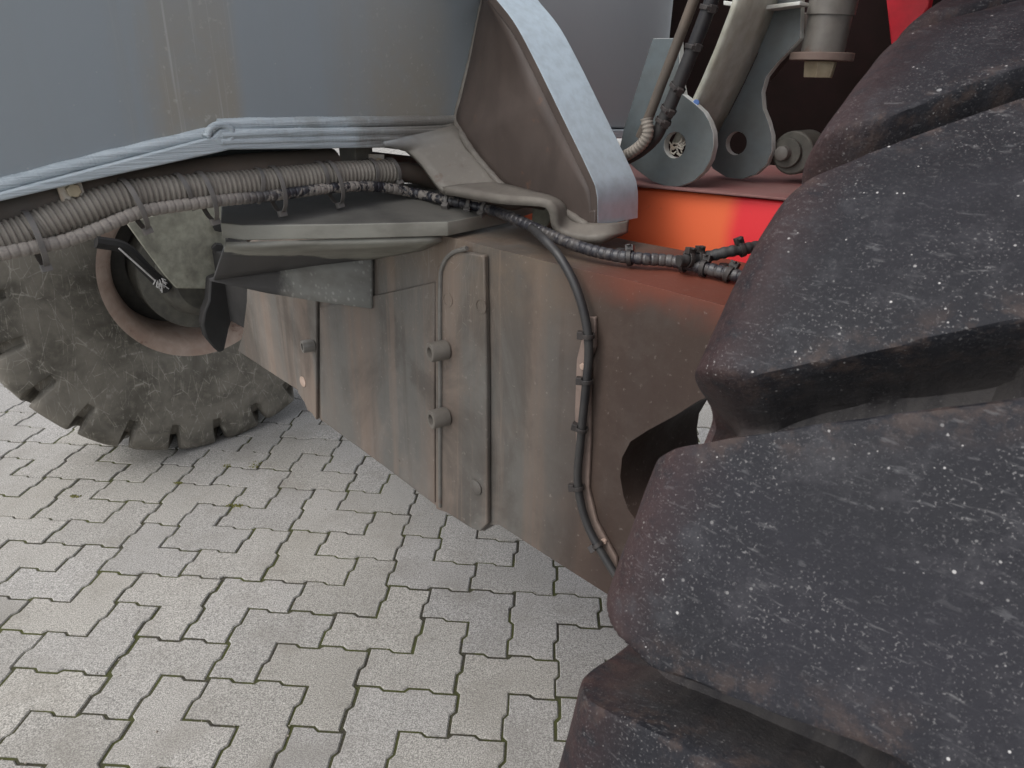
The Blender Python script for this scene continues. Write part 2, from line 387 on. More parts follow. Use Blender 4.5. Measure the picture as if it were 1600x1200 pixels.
def joint_mat():
    t = NT('mossy_joint_sand')
    geo = t.n('ShaderNodeNewGeometry').outputs['Position']
    n1 = t.noise(geo, 9, 4, 0.7)
    n2 = t.noise(geo, 240, 3, 0.6)
    c = t.mix(t.step(n2, 0.35, 0.7), (0.030, 0.028, 0.022), (0.075, 0.068, 0.054))
    c = t.mix(t.step(n1, 0.40, 0.60, 0, 0.9), c, (0.062, 0.068, 0.022))
    t.bump(n2, 0.8, 0.003)
    return t.done(c, 0.95, spec=0.2)
M['joint'] = joint_mat()
def ground_mat():
    t = NT('far_concrete_ground')
    geo = t.n('ShaderNodeNewGeometry').outputs['Position']
    c = t.mix(t.noise(geo, 3, 6, 0.7), (0.24, 0.235, 0.22), (0.36, 0.35, 0.335))
    return t.done(c, 0.9)
M['ground'] = ground_mat()
def moss_mat():
    t = NT('moss')
    n = t.noise(t.co(), 220, 3)
    c = t.mix(t.step(n, 0.3, 0.7), (0.045, 0.05, 0.012), (0.16, 0.15, 0.04))
    return t.done(c, 0.95)
M['moss'] = moss_mat()
M['grit'] = dirty('pale_grit', (0.42, 0.39, 0.34), (0.20, 0.17, 0.14), 1.0, (1, 1, 1), 90, rough=0.9)

# ------------------------------------------------------------------ mesh helpers
def link(name, bm_or_mesh, mat, parent=None, bevel=0.0, smooth=True, angle=40):
    if isinstance(bm_or_mesh, bmesh.types.BMesh):
        bm = bm_or_mesh
        bmesh.ops.recalc_face_normals(bm, faces=bm.faces)
        me = bpy.data.meshes.new(name)
        bm.to_mesh(me)
        bm.free()
    else:
        me = bm_or_mesh
    if mat:
        for mm in (mat if isinstance(mat, (list, tuple)) else [mat]):
            me.materials.append(mm)
    if smooth:
        me.polygons.foreach_set('use_smooth', [True] * len(me.polygons))
        me.set_sharp_from_angle(angle=R_(angle))
    o = bpy.data.objects.new(name, me)
    COL.objects.link(o)
    if parent:
        o.parent = parent
    if bevel:
        b = o.modifiers.new('edge', 'BEVEL')
        b.width = bevel
        b.segments = 2
        b.limit_method = 'ANGLE'
        b.angle_limit = R_(35)
        b.harden_normals = False
    return o

def prism(name, pts, vec, mat, parent, bevel=0.002, holes=(), edge_mat=None):
    """closed plate: outline pts (coplanar, vehicle metres) pushed along vec; holes are outlines too"""
    vec = Vector(vec)
    loops = [[Vector(p) for p in pts]] + [[Vector(p) for p in h] for h in holes]
    bm = bmesh.new()
    top = [[bm.verts.new(p) for p in lp] for lp in loops]
    bot = [[bm.verts.new(p + vec) for p in lp] for lp in loops]
    if holes:
        tris = geometry.tessellate_polygon(loops)
        ft = sum(top, [])
        fb = sum(bot, [])
        for t in tris:
            bm.faces.new([ft[i] for i in t])
            bm.faces.new([fb[i] for i in reversed(t)])
    else:
        tri = geometry.tessellate_polygon([loops[0]]) if len(pts) > 4 else None
        bm.faces.new(top[0])
        bm.faces.new(list(reversed(bot[0])))
    sides = []
    for lt, lb in zip(top, bot):
        n = len(lt)
        for i in range(n):
            f = bm.faces.new((lt[i], lb[i], lb[(i + 1) % n], lt[(i + 1) % n]))
            if edge_mat:
                f.material_index = 1
    return link(name, bm, [mat, edge_mat] if edge_mat else mat, parent, bevel)

def box(name, lo, hi, mat, parent, bevel=0.002):
    (x0, y0, z0), (x1, y1, z1) = lo, hi
    return prism(name, [(x0, y0, z0), (x1, y0, z0), (x1, y1, z0), (x0, y1, z0)], (0, 0, z1 - z0), mat, parent, bevel)

def spline(pts, n):
    """Catmull-Rom resample of a path to n points, evenly spaced"""
    P = [Vector(p) for p in pts]
    P = [P[0] * 2 - P[1]] + P + [P[-1] * 2 - P[-2]]
    out = []
    for i in range(1, len(P) - 2):
        for k in range(24):
            t = k / 24
            a, b, c, d = P[i - 1], P[i], P[i + 1], P[i + 2]
            out.append(0.5 * ((2 * b) + (c - a) * t + (2 * a - 5 * b + 4 * c - d) * t * t + (3 * b - a - 3 * c + d) * t ** 3))
    out.append(P[-2])
    L = [0]
    for p, q in zip(out, out[1:]):
        L.append(L[-1] + (q - p).length)
    res, j = [], 0
    for k in range(n):
        s = L[-1] * k / (n - 1)
        while j < len(L) - 2 and L[j + 1] < s:
            j += 1
        f = (s - L[j]) / max(1e-9, L[j + 1] - L[j])
        res.append(out[j].lerp(out[j + 1], min(1, f)))
    return res, L[-1]

def frames(pts):
    T = [(pts[min(i + 1, len(pts) - 1)] - pts[max(i - 1, 0)]).normalized() for i in range(len(pts))]
    up = Vector((0, 0, 1)) if abs(T[0].z) < 0.9 else Vector((1, 0, 0))
    N = (up - T[0] * up.dot(T[0])).normalized()
    out = []
    for t in T:
        N = (N - t * N.dot(t)).normalized()
        out.append((t, N, t.cross(N)))
    return out

def tube_bm(pts, radius, seg=12, bm=None, cap=True):
    bm = bm or bmesh.new()
    fr = frames(pts)
    rings = []
    for i, (p, (t, n, b)) in enumerate(zip(pts, fr)):
        r = radius(i) if callable(radius) else radius
        rings.append([bm.verts.new(p + (n * math.cos(2 * math.pi * k / seg) + b * math.sin(2 * math.pi * k / seg)) * r) for k in range(seg)])
    for a, b in zip(rings, rings[1:]):
        for k in range(seg):
            bm.faces.new((a[k], a[(k + 1) % seg], b[(k + 1) % seg], b[k]))
    if cap:
        bm.faces.new(list(reversed(rings[0])))
        bm.faces.new(rings[-1])
    return bm

def tube(name, path, radius, mat, parent, n=40, seg=14):
    pts, L = spline(path, n)
    return link(name, tube_bm(pts, radius, seg), mat, parent, angle=60)

def lathe_bm(profile, seg, origin, axis, bm=None, closed=False):
    """profile: (along axis, radius)"""
    bm = bm or bmesh.new()
    ax = Vector(axis).normalized()
    u = ax.orthogonal().normalized()
    v = ax.cross(u)
    O = Vector(origin)
    rings = []
    for d, r in profile:
        rings.append([bm.verts.new(O + ax * d + (u * math.cos(2 * math.pi * k / seg) + v * math.sin(2 * math.pi * k / seg)) * max(r, 1e-5)) for k in range(seg)])
    pairs = list(zip(rings, rings[1:]))
    if closed:
        pairs.append((rings[-1], rings[0]))
    for a, b in pairs:
        for k in range(seg):
            bm.faces.new((a[k], a[(k + 1) % seg], b[(k + 1) % seg], b[k]))
    if not closed:
        bm.faces.new(list(reversed(rings[0])))
        bm.faces.new(rings[-1])
    return bm

def lathe(name, profile, origin, axis, mat, parent, seg=32, bevel=0.0, closed=False, angle=40):
    return link(name, lathe_bm(profile, seg, origin, axis, closed=closed), mat, parent, bevel, angle=angle)

def hexbolt(name, origin, axis, r, h, mat, parent):
    return link(name, lathe_bm([(0, r), (h * 0.85, r), (h, r * 0.86)], 6, origin, axis), mat, parent, 0.0008, angle=25)

def cap_screw(name, origin, axis, r, h, mat, parent):
    """socket head screw with its open socket"""
    return lathe(name, [(0, r), (h * 0.92, r), (h, r * 0.92), (h, r * 0.55), (h * 0.55, r * 0.5), (h * 0.55, 0.0005)], origin, axis, mat, parent, 20, angle=35)

def ties(pts, idxs, radius, mat, parent, side=(0.4, -0.7, -0.6), width=0.0048, extra=None):
    """a cable tie at each index of the path: a flat band round the bundle and its square lock with a cut tail"""
    fr = frames(pts)
    for i in idxs:
        p, (t, n, b) = pts[i], fr[i]
        tilt = rnd.uniform(-0.25, 0.25)
        t2 = (t + n * tilt).normalized()
        s = Vector(side)
        s = (s - t2 * s.dot(t2)).normalized()
        c = t2.cross(s)
        bm = bmesh.new()
        seg = 18
        rr = radius(i) if callable(radius) else radius
        rings = []
        for d, r in ((-width / 2, rr), (-width / 2, rr + 0.0013), (width / 2, rr + 0.0013), (width / 2, rr)):
            rings.append([bm.verts.new(p + t2 * d + (s * math.cos(2 * math.pi * k / seg) + c * math.sin(2 * math.pi * k / seg) * (extra or 1)) * r) for k in range(seg)])
        for q in range(4):
            A, Bq = rings[q], rings[(q + 1) % 4]
            for k in range(seg):
                bm.faces.new((A[k], A[(k + 1) % seg], Bq[(k + 1) % seg], Bq[k]))
        ho = p + s * (rr + 0.0025)
        w, h, dp = width * 0.85, 0.0045, 0.0042
        v = [bm.verts.new(ho + t2 * (w * a) + c * (h * e) + s * (dp * f)) for a in (-1, 1) for e in (-1, 1) for f in (-1, 1)]
        for q in ((0, 1, 3, 2), (4, 6, 7, 5), (0, 4, 5, 1), (2, 3, 7, 6), (0, 2, 6, 4), (1, 5, 7, 3)):
            bm.faces.new([v[k] for k in q])
        tl = ho + c * 0.004
        v = [bm.verts.new(tl + t2 * (width * 0.4 * a) + c * (0.006 * e) + s * (0.001 * f + 0.003)) for a in (-1, 1) for e in (0, 1) for f in (-1, 1)]
        for q in ((0, 1, 3, 2), (4, 6, 7, 5), (0, 4, 5, 1), (2, 3, 7, 6), (0, 2, 6, 4), (1, 5, 7, 3)):
            bm.faces.new([v[k] for k in q])
        link('cable_tie', bm, mat, parent, 0.0005)

def bare(name, parent=None, loc=(0, 0, 0), rot=(0, 0, 0)):
    o = bpy.data.objects.new(name, None)
    COL.objects.link(o)
    o.empty_display_size = 0.1
    o.location = loc
    o.rotation_euler = rot
    if parent:
        o.parent = parent
    return o

def sheet(name, poly, z, mat):
    me = bpy.data.meshes.new(name)
    me.from_pydata([(x, y, z) for x, y in poly], [], [list(range(len(poly)))])
    return link(name, me, mat, None, smooth=False)

# ------------------------------------------------------------------ ground: interlocking L pavers on their bed
CELL, JOINT, JOG = 0.1, 0.0052, 0.0042
TILES = (
    "z43A40D41G43y51B50F51w62A61D62H61v72x70z71C72E70G71u82B82w93y92A93D93F92ua2xa3Ba2Ea3tb3wb1yb2Ab3uc2xc0wd1zd3ye1x30E30w41"
    "t81rb2Bc2sd3Bd1td0wf0Ae1Db1s91ve1Fb3Dd3C33H80Ha1I90t62u52s73qa3q82p81z21A22qc3oa3Cf3tf3w22y13z02x03v33C11B03Gc2q62r52Ag3"
    "s42ob0t32qd0yg3zh1Bh2Bi1rf3Ic3E23Ja0vg1tg0xh1p61od0rg0n81Ee3Fd2D01Dg3v00n72u11Ff3He2Jd3Kc2Hf1Gg1H40I62J82Dh0Fh1G21vi0ui3"
    "si2Lb2L93M90pf0ma0nc1K60L70Aj1E02of3K53yj0xj3Dj1Ej2t03s23Bk0J43Ke1Jf1q30p41n51I23n42l90l72zl2k80vk2tk0sj1vl1xl3Dl1Le2Md2"
    "H13Bm3El2Nb3G03me3p20q12r02ym3qh1oh2qj3lc2mf0ka1l51J20N82Oa2Oc1zn3zo0M50N60l42j72Bn0Pc2Dn3Ih3rk1Gi0Gk2Gl1kd0M43L33xn1vn3"
    "vo0tm0sm3xp3i83i90p03o23m21jc2ib3id0kf3to0P83yq3I02j51P60Lg2Kh2oi1mh0m12Qa1Q80lg1Ra2j42Rc3Oe3so3Nf1vq0uq3xr1hd3Bp1Cp2Aq1"
    "n02zr1O52S80En0Gn1Ep3Ji3Ij1if3Il3Kj2Kk1k20K03L13M22O33Cr2Hn2R72Cs1As0Pf1Qe3h62g70g90f93P30Q40Jm3ig0jh0gb0fb3sq3fd0R50h42"
    "Sd2zt1xt0wt3vs3li1mj0pk1nk0qm3qn0qp3om2O10Mi1M02Nh3Se1gf2g41Rf1Mk1f62ed3l03e70Ph3Oi1Gp2sr0ts0Er2Fq2Es1d81da3db0Nk2O03Bu3"
    "T60T53Io0T90U70Tb3d62Av1yv2qq0jj3Iq2kk3V93Du1Cv1Q22Gs1ll3xv1oo2nm1Lm2Kn3S31vu1tu2W70j23Eu2h20lm0e40j02i01c61Hr3ef2fg0gh0"
    "hi0Pk2cc1Q01Rh3Qi1mo2np0oq0V62ba1b92b71Nm3qs0rt0ce0g23vw2wx0yx1zx2ps3Bx2By1g00Is1Tg2Ue3Th1Uc1Kp3Lo2hk3be3Va0Vc2Si1Vf3zz0"
    "yz3dg2wz0Gu2Pl1We2ac2R02S22ei3fj39a0Xc3Xa0X93hl0jl1Dw0vz3Dy2c42d32e22Fv0Y73b41a63Jr0Lq3U42U23Rk1Nn0ux0Z82Sk2Z91-a0Zb1Dz1"
    "Yd3fk0Iu1f03qu1Pn1982ns3mr3tw0Fx2sv2rw3Np3W43T03X51V20BA3lp08818a3860Ju2U00Kt2-72nt09429d38c39e0Hw1d02-c0ch2ou0bg3Y43rx0"
    "ty1Z53b22Fy1c12Lr0Qn2Rm2AB1a21CB2-50yB0xB3853CC1vB2kp3kn1in0hn3pw2kr2X20ip0fm0tA3Iw2Wg2Vh39g3Uj2Uk1Wi1bi0cj0dk0Xi2ah1Yf3"
    "Ze2em3Yg0lt2X13AD0zD3Hy1hp3xD2Tm1rz27e2Mt2W03uB1Nr3Oq2Pp2Um26d36b16a2b03681672650fo0Os1jr1Wk1Rp2So2py3ow1Iy2Lu0-f0mv3Kw3"
    "-30Z21ku3820731mw0CE3AF27g36f3FA27h0EB3Xk2vD0uD3Rq1eo3wE0Pr08i0jt3pz09j0ak0bl0cm0900HA2hr0qA0rB0sC0-h2Zi2553uF3yF3zG2EC0"
    "Uo1wG2531zH1xH0Zj1gr3Y02-10461fq3711482HB1GC1kv0ny3Wm1nz0ht34914b03b34d03d3Xm25224f2-035h0co2Tq2Rs3Qt1341DE0803FE3Ky1Vo2"
    "sE2uG0vH0JA2Lw0Ly24h3BH2Tr1CG2AI0332251dq0272kx0Zl36j28k13f1oB0pC0qD0ly0JB1iu1EG2DH0nB3zJ1xJ3yK1vJ2603Xo3292171081cp1LA1"
    "1a00a3063jx3iw3St10c31c0lA31e2Vq2-l0Vr1Nv3Tt2Ou20e1ID2GE0IE1Mz0GG1sG3rF3sH0tI0Zn11g02h0Nx3Ow2Oy1Qv1Rv2jz3130041pF3311lB0"
    "4004j2oD1-n2HG2Px05k07l1fs10g3ds39m3dt0an3ao0LC2KD2fu3jA0qG1Vt1gv3gw0vK1wL0Tv1hy2110021mD0tK3BJ0DJ2CK0KE1Rx3FI1GI2bq1bs0"
    "9q3ar1NA0JG1ew3dv3lD3nF38p38n1Wt2uL13j1Xq3Yp2Uv2Xs2Yr2NC3-p3Pz0KG2qI3rJ3rK0bu25m06n04m33l3103ex0II1fy0hz1oG1PB2jC20i21j0"
    "ME1BL1zL0xM01l06p2FK2Ry0Tx2JI2RA3hB2OC0lF0HK2Wv3zN3-q04o0oI2Ty1wN1NE2xO00k1MG3uN03n1tN3sM3cw1EL3CM0BN1AO1yP0pK3GL0kF3jD1"
    "EM0Vx3fA3mH3mI08r19t21n0av2DO3CP1AQ2Xw2SA0JK3AR1CR3nJ0LI1qL1gB1-s3Yt0Yv2hD0-t0kH3yR28u3Xx17s16q10m14q03q32p35s3MH0vP39v1"
    "gD3wQ2iF0tP3Wy1uQ1Vz1UA1hF3wR1xS0yT0kI0AT1BT2wT16t1uS2-v3qN0rO0dz0cy0pN3oL10o1by3ax3OG2OH1PF2PD0RC33s3NJ2IM3iH0Zx3RE1DS2"
    "DT1eC3eD0dB3bA3hH3fF3KL2LK2JM0lK0mL0uT1kK3nN0EQ1NK13t04u0EO0bB0FQ2GN3GO0fG0IO2IP1HQ1-x0mN3FS2cD37v15v0FT10q31r31s08x29z0"
    "8z37y36x3iJ2sR0sT2rQ0qP1oP0nP39B3HS3kM2Yz3XA1VB0cE0dF0aC1KN0MM2MN1KP3JR1qR1-z2ZA3oR2SE2SC0rT1UC1UE3PJ1aE3KR2LQ2MP2fI2gJ0"
    "iK1dH00t1HT01u03v1pT04x34y05z06A07B0-B2QH2RG2QI1cH3bF18D3TG3SI2SJ1QK0oT3nR1OL0ON1PM08E0eJ3JT12x0KT21w2eK0SL2RM2UG0VE0WC0"
    "UI1VI2OP2YC1ZC2-D0RN1QO1UK2cJ0XE3ZE1XF00w1WG1OQ1MR0UL1bJ3MT30y36D0aG1iM0jN0aI3kO0lP0-F0hM3gL3YG0QQ28G07G36F3mT2OS2lR2lT1"
    "NT0kS3TN3XI3WK2-H3ZI1YJ11z1QR12z2WL13A04B0jT10A15C01B02C03D04E08I2SP1TP2UN0WN2PT0SR1hO2jP1jR3YL3cL3RT1dM1eM2fN0-J00C1TR2"
    "VO0hT04G32F21E35H26I0ST27J0VQ1hR0hP1gS1gQ1fP3dO0cN1fT1WQ2XO0YN2ZM2-L24I35J1aL00F11G02H0aN3bO1dT0eR2dQ3dS3-N0bQ3bR09K28L2"
    "0H1bT0UT1VS3-P2YP0ZQ0YR1XS1WT1aS12J01J30K1-R03K0YT02L19T1-T36L05L34M17M08N06N19P29R38P17T06P05O10M37R26R16T34T00T11N30O1"
    "2N03O01P00Q10S22T02S32Q04S34Q1"
)
LEFT = [(-3, -5), (29, 4), (29, 9), (29, 14), (29, 15), (-30, -5), (-31, -5), (-34, -4), (-34, 14), (-34, -5), (29, 27), (-34, 23), (-34, 26), (29, 39), (-34, 35), (-34, 40), (29, 51), (-29, 47)]
CH = '0123456789abcdefghijklmnopqrstuvwxyzABCDEFGHIJKLMNOPQRSTUVWXYZ-_'

far = sheet('ground', [(-300, -300), (300, -300), (300, 300), (-300, 300)], -0.014, M['ground'])
far['kind'] = 'structure'
bed = sheet('pavement', [(-9.4, -2.3), (8.4, -2.3), (8.4, 13.0), (-9.4, 13.0)], -0.0034, M['joint'])
bed['kind'] = 'structure'

def outline(cells):
    """boundary of a union of unit cells as jogged, inset points (in cells' own grid metres)"""
    cs = set(cells)
    edges = {}
    for (i, j) in cs:
        for (a, b, nb) in (((i, j), (i + 1, j), (i, j - 1)), ((i + 1, j), (i + 1, j + 1), (i + 1, j)),
                           ((i + 1, j + 1), (i, j + 1), (i, j + 1)), ((i, j + 1), (i, j), (i - 1, j))):
            if nb not in cs:
                edges[a] = b
    start = min(edges)
    loop, p = [start], edges[start]
    while p != start:
        loop.append(p)
        p = edges[p]
    n = len(loop)
    def off(a, b, at):              # offset of the jogged joint line at one end of an edge
        if a[1] == b[1]:
            low = min(a[0], b[0])
            return Vector((0, JOG if at[0] == low else -JOG))
        low = min(a[1], b[1])
        return Vector((-JOG if at[1] == low else JOG, 0))
    pts = []
    for k in range(n):
        a, b, pv = loop[k], loop[(k + 1) % n], loop[k - 1]
        A, Bv = Vector(a) * CELL, Vector(b) * CELL
        straight = (a[0] == b[0]) == (pv[0] == a[0])
        o1, o2 = off(pv, a, a), off(a, b, a)
        dv = (Bv - A).normalized()
        if straight:
            pts += [A + o1 - dv * 0.004, A + o2 + dv * 0.004]
        else:
            pts.append(A + o1 + o2)
        oe = off(a, b, b)
        pts += [A.lerp(Bv, 0.45) + o2, A.lerp(Bv, 0.55) + oe]
    return pts

def inset(pts, d):
    out, n = [], len(pts)
    for k in range(n):
        a, b, c = pts[k - 1], pts[k], pts[(k + 1) % n]
        n1 = Vector((-(b - a).y, (b - a).x)).normalized()
        n2 = Vector((-(c - b).y, (c - b).x)).normalized()
        m = (n1 + n2)
        m = m / max(0.35, m.dot(n1)) if m.length > 1e-6 else n1
        out.append(b + m * d)
    return out

def paver_mesh(cells, bm=None, org=None, dz=0.0):
    org = org or Vector((0.0, 0.0))
    pts = outline(cells)
    bm = bm or bmesh.new()
    rings = []
    for d, zz in ((JOINT * 0.5, -0.022), (JOINT * 0.5, -0.0026), (JOINT * 0.5 + 0.0022, 0.0)):
        rings.append([bm.verts.new((p.x + org.x, p.y + org.y, zz + dz)) for p in inset(pts, d)])
    n = len(pts)
    for a, b in zip(rings, rings[1:]):
        for k in range(n):
            bm.faces.new((a[k], a[(k + 1) % n], b[(k + 1) % n], b[k]))
    for t in geometry.tessellate_polygon([[Vector((v.co.x, v.co.y, 0)) for v in rings[-1]]]):
        bm.faces.new([rings[-1][i] for i in t])
    return bm

SQ = [(0, 0), (1, 0), (0, 1), (1, 1)]
proto_paver = []
for o in range(4):
    bm = paver_mesh([c for k, c in enumerate(SQ) if k != o])
    for v in bm.verts:                      # origin in the middle of the stone
        v.co.x -= CELL
        v.co.y -= CELL
    me = bpy.data.meshes.new('paver')
    bmesh.ops.recalc_face_normals(bm, faces=bm.faces)
    bm.to_mesh(me)
    bm.free()
    me.materials.append(M['paver'])
    proto_paver.append(me)
tiles = [(CH.index(TILES[k]) - 34, CH.index(TILES[k + 1]) - 5, int(TILES[k + 2])) for k in range(0, len(TILES), 3)]
camp = Vector((0.827, -0.9184, 1.1244))
cinv = _m.inverted()
def seen(t):
    p = cinv @ Vector(((t[0] + 1) * CELL, (t[1] + 1) * CELL, 0))
    if p.z > -0.1:
        return 0.0
    u, v = p.x / -p.z, p.y / -p.z
    inside = abs(u) < 0.78 and abs(v) < 0.62
    return (10.0 if inside else 0.1) / (p.length ** 3)
tiles.sort(key=lambda t: -seen(t))
for (i, j, o) in tiles[:300]:
    p = bpy.data.objects.new('paver', proto_paver[o])
    COL.objects.link(p)
    p.parent = bed
    p.location = ((i + 1) * CELL + rnd.gauss(0, 0.0005), (j + 1) * CELL + rnd.gauss(0, 0.0005), rnd.uniform(-0.0012, 0.0008))
    p.rotation_euler = (rnd.gauss(0, 0.004), rnd.gauss(0, 0.004), rnd.gauss(0, 0.004))
bm = bmesh.new()
for (i, j, o) in tiles[300:]:
    paver_mesh([(c[0] + i, c[1] + j) for k, c in enumerate(SQ) if k != o], bm, dz=rnd.uniform(-0.001, 0.0008))
for (i, j) in LEFT:
    paver_mesh([(i, j)], bm)
for i in range(-34 - 60, 30 + 54, 2):         # beyond the laid-out field: the same stones in pairs of L's, two by three cells
    for j in range(-5 - 18, 52 + 78, 3):
        if -34 <= i < 30 and -5 <= j < 52:
            continue
        paver_mesh([(i, j), (i + 1, j), (i, j + 1)], bm)
        paver_mesh([(i + 1, j + 1), (i, j + 2), (i + 1, j + 2)], bm)
rest = link('paver_field', bm, M['paver'], bed, smooth=False)
rest['kind'] = 'stuff'

# moss tufts in the joints
bm = bmesh.new()
for (x, y, r) in ((-0.02, 0.93, 0.014), (-0.02, 0.91, 0.012), (-0.1, 0.905, 0.010), (0.0, 0.70, 0.012), (0.02, 0.701, 0.01), (-0.45, 0.71, 0.011), (-0.2, 0.80, 0.01)):
    for k in range(26):
        a = rnd.uniform(0, 6.28)
        d = r * math.sqrt(rnd.random())
        c = Vector((x + d * math.cos(a) * 1.5, y + d * math.sin(a) * 0.8, -0.003))
        s = rnd.uniform(0.0015, 0.0035)
        bmesh.ops.create_icosphere(bm, subdivisions=1, radius=s, matrix=Matrix.Translation(c + Vector((0, 0, s * 0.8))))
ms = link('moss', bm, M['moss'], None)
ms['kind'] = 'stuff'

# loose grit lying in the joints and on the stones
bm = bmesh.new()
for k in range(420):
    x, y = rnd.uniform(-1.2, 1.3), rnd.uniform(-0.25, 1.9)
    if rnd.random() < 0.72:
        if rnd.random() < 0.5:
            x = round(x / CELL) * CELL + rnd.uniform(-0.004, 0.004)
        else:
            y = round(y / CELL) * CELL + rnd.uniform(-0.004, 0.004)
    r = rnd.uniform(0.0007, 0.0022)
    g = bmesh.ops.create_icosphere(bm, subdivisions=1, radius=r, matrix=Matrix.Translation((x, y, r * 0.5)))
    for v in g['verts']:
        v.co += Vector((rnd.uniform(-r, r), rnd.uniform(-r, r), rnd.uniform(-r, r))) * 0.3
gr = link('grit', bm, M['grit'], None, smooth=False)
gr['kind'] = 'stuff'

# ------------------------------------------------------------------ the vehicle
V = bare('heavy_vehicle', None, (-0.16, 1.057, 0.0), (0, 0, R_(-42)))
V['label'] = 'grey and red heavy vehicle on big black tyres standing on the pavers'
V['category'] = 'vehicle'

# --- frame beam: side plate, bottom flange, weld runs
prism('frame_beam', [(1.1000, -0.8951, 0.9197), (1.1000, -0.6907, 0.9749), (1.1000, -0.6357, 0.9897), (1.1000, -0.3891, 1.0388), (1.1000, -0.3775, 1.0478), (1.1000, -0.1175, 1.0424), (1.1000, 0.0349, 1.0408), (1.1000, 0.4899, 1.0202), (1.1000, 0.7303, 1.0125),
                     (1.1, 1.05, 1.55), (1.1, -1.15, 1.55)], (-0.34, 0, 0), M['beam'], V, 0.003)
fb = V.children[-1]
prism('bottom_flange', [(1.1150, -0.8932, 0.9246), (1.1150, -0.6944, 0.9695), (1.1150, -0.6407, 0.9818), (1.1150, -0.5628, 0.9942), (1.1150, -0.3973, 1.0182), (1.1150, -0.3753, 1.0218), (1.1150, -0.1302, 1.0120), (1.1150, -0.0808, 1.0046), (1.1150, 0.0213, 1.0034), (1.1150, 0.0231, 1.0401),
                        (1.1150, -0.1284, 1.0418), (1.1150, -0.3845, 1.0475), (1.1150, -0.3959, 1.0386), (1.1150, -0.6387, 0.9905), (1.1150, -0.6925, 0.9772), (1.1150, -0.8909, 0.9323)], (-0.10, 0, 0), M['strip'], fb, 0.002)
prism('bottom_flange', [(1.1150, 0.4173, 1.0023), (1.1150, 0.7165, 0.9927), (1.1150, 0.7123, 1.0113), (1.1150, 0.4151, 1.0198)], (-0.10, 0, 0), M['strip'], fb, 0.002)
def weld(path, r, n, mat=M['strip']):
    pts, L = spline(path, n)
    ph = rnd.random() * 6
    return link('weld_bead', tube_bm(pts, lambda i: r * (1 + 0.018 * math.sin(i * 1.7 + ph) + 0.05 * math.sin(i * 0.13 + ph) + rnd.uniform(-0.02, 0.02)), 10), mat, fb, angle=80)
weld([(1.1015, -0.8478, 0.9432), (1.1015, -0.6890, 0.9829), (1.1015, -0.6344, 0.9966), (1.1015, -0.5193, 1.0201), (1.1015, -0.3952, 1.0422)], 0.0075, 400)
weld([(1.1015, -0.3820, 1.0512), (1.1015, -0.2814, 1.0508), (1.1015, -0.1420, 1.0487), (1.1015, 0.0293, 1.0462)], 0.0085, 220)
weld([(1.1105, -0.3835, 1.0401), (1.1105, -0.2878, 1.0390), (1.1105, -0.1492, 1.0357), (1.1105, 0.0042, 1.0313)], 0.0065, 220)
weld([(1.1115, -0.4035, 1.0386), (1.1115, -0.3952, 1.0491), (1.1115, -0.3813, 1.0526), (1.1115, -0.3702, 1.0460), (1.1115, -0.3726, 1.0350), (1.1115, -0.3853, 1.0308), (1.1115, -0.3920, 1.0374)], 0.0050, 60)
weld([(1.1112, -0.3851, 1.0315), (1.1112, -0.2892, 1.0298), (1.1112, -0.1504, 1.0257), (1.1112, -0.0771, 1.0226)], 0.0055, 220)
# far side of the frame and its belly
prism('belly_plate', [(0.78, -0.45, 1.02), (0.98, -0.45, 1.02), (0.98, 1.05, 1.04), (0.78, 1.05, 1.04)], (0, 0, 0.012), M['dark'], V)
prism('side_hanger', [(1.0200, -0.5069, 0.9679), (1.0200, -0.4775, 0.9777), (1.0200, -0.3585, 1.0206), (1.0200, -0.1842, 1.0154), (1.0200, -0.2207, 0.9905), (1.0200, -0.2680, 0.9575), (1.0200, -0.3005, 0.9490)], (-0.015, 0, 0), M['lug'], V)

# --- axle bracket under the beam
web_o = [(1.1801, 0.0000, 1.2541), (1.2119, 0.0000, 1.2196), (1.2592, -0.0000, 1.1811), (1.2994, -0.0000, 1.1353), (1.3526, -0.0000, 1.0679), (1.4118, -0.0000, 0.9924), (1.4267, -0.0000, 0.9677), (1.4316, -0.0000, 0.9261)]
bm = bmesh.new()
wl = spline([(1.1020, 0.0936, 1.2293), (1.1020, 0.0810, 1.1929), (1.1020, 0.0638, 1.1395), (1.1020, 0.0435, 1.0852), (1.1040, 0.0285, 1.0474), (1.1535, -0.0000, 1.0246), (1.1858, -0.0000, 0.9986), (1.2234, -0.0000, 0.9737), (1.2556, -0.0000, 0.9577), (1.3353, -0.0000, 0.9437), (1.3790, -0.0000, 0.9367), (1.4260, -0.0000, 0.9234)], 60)[0]
wr_ = spline([(1.2133, -0.0000, 1.2196), (1.2592, -0.0000, 1.1811), (1.2994, -0.0000, 1.1353), (1.3526, -0.0000, 1.0679), (1.4118, -0.0000, 0.9924), (1.4267, -0.0000, 0.9677), (1.4316, -0.0000, 0.9261)], 60)[0]
rows = [[bm.verts.new(u.lerp(d, k / 8)) for k in range(9)] for u, d in zip(wl, wr_)]
for a, b in zip(rows, rows[1:]):
    for k in range(8):
        bm.faces.new((a[k], a[k + 1], b[k + 1], b[k]))
sb = link('axle_bracket', bm, M['web'], V, angle=60)
so = sb.modifiers.new('thickness', 'SOLIDIFY')
so.thickness = 0.010
so.offset = 0
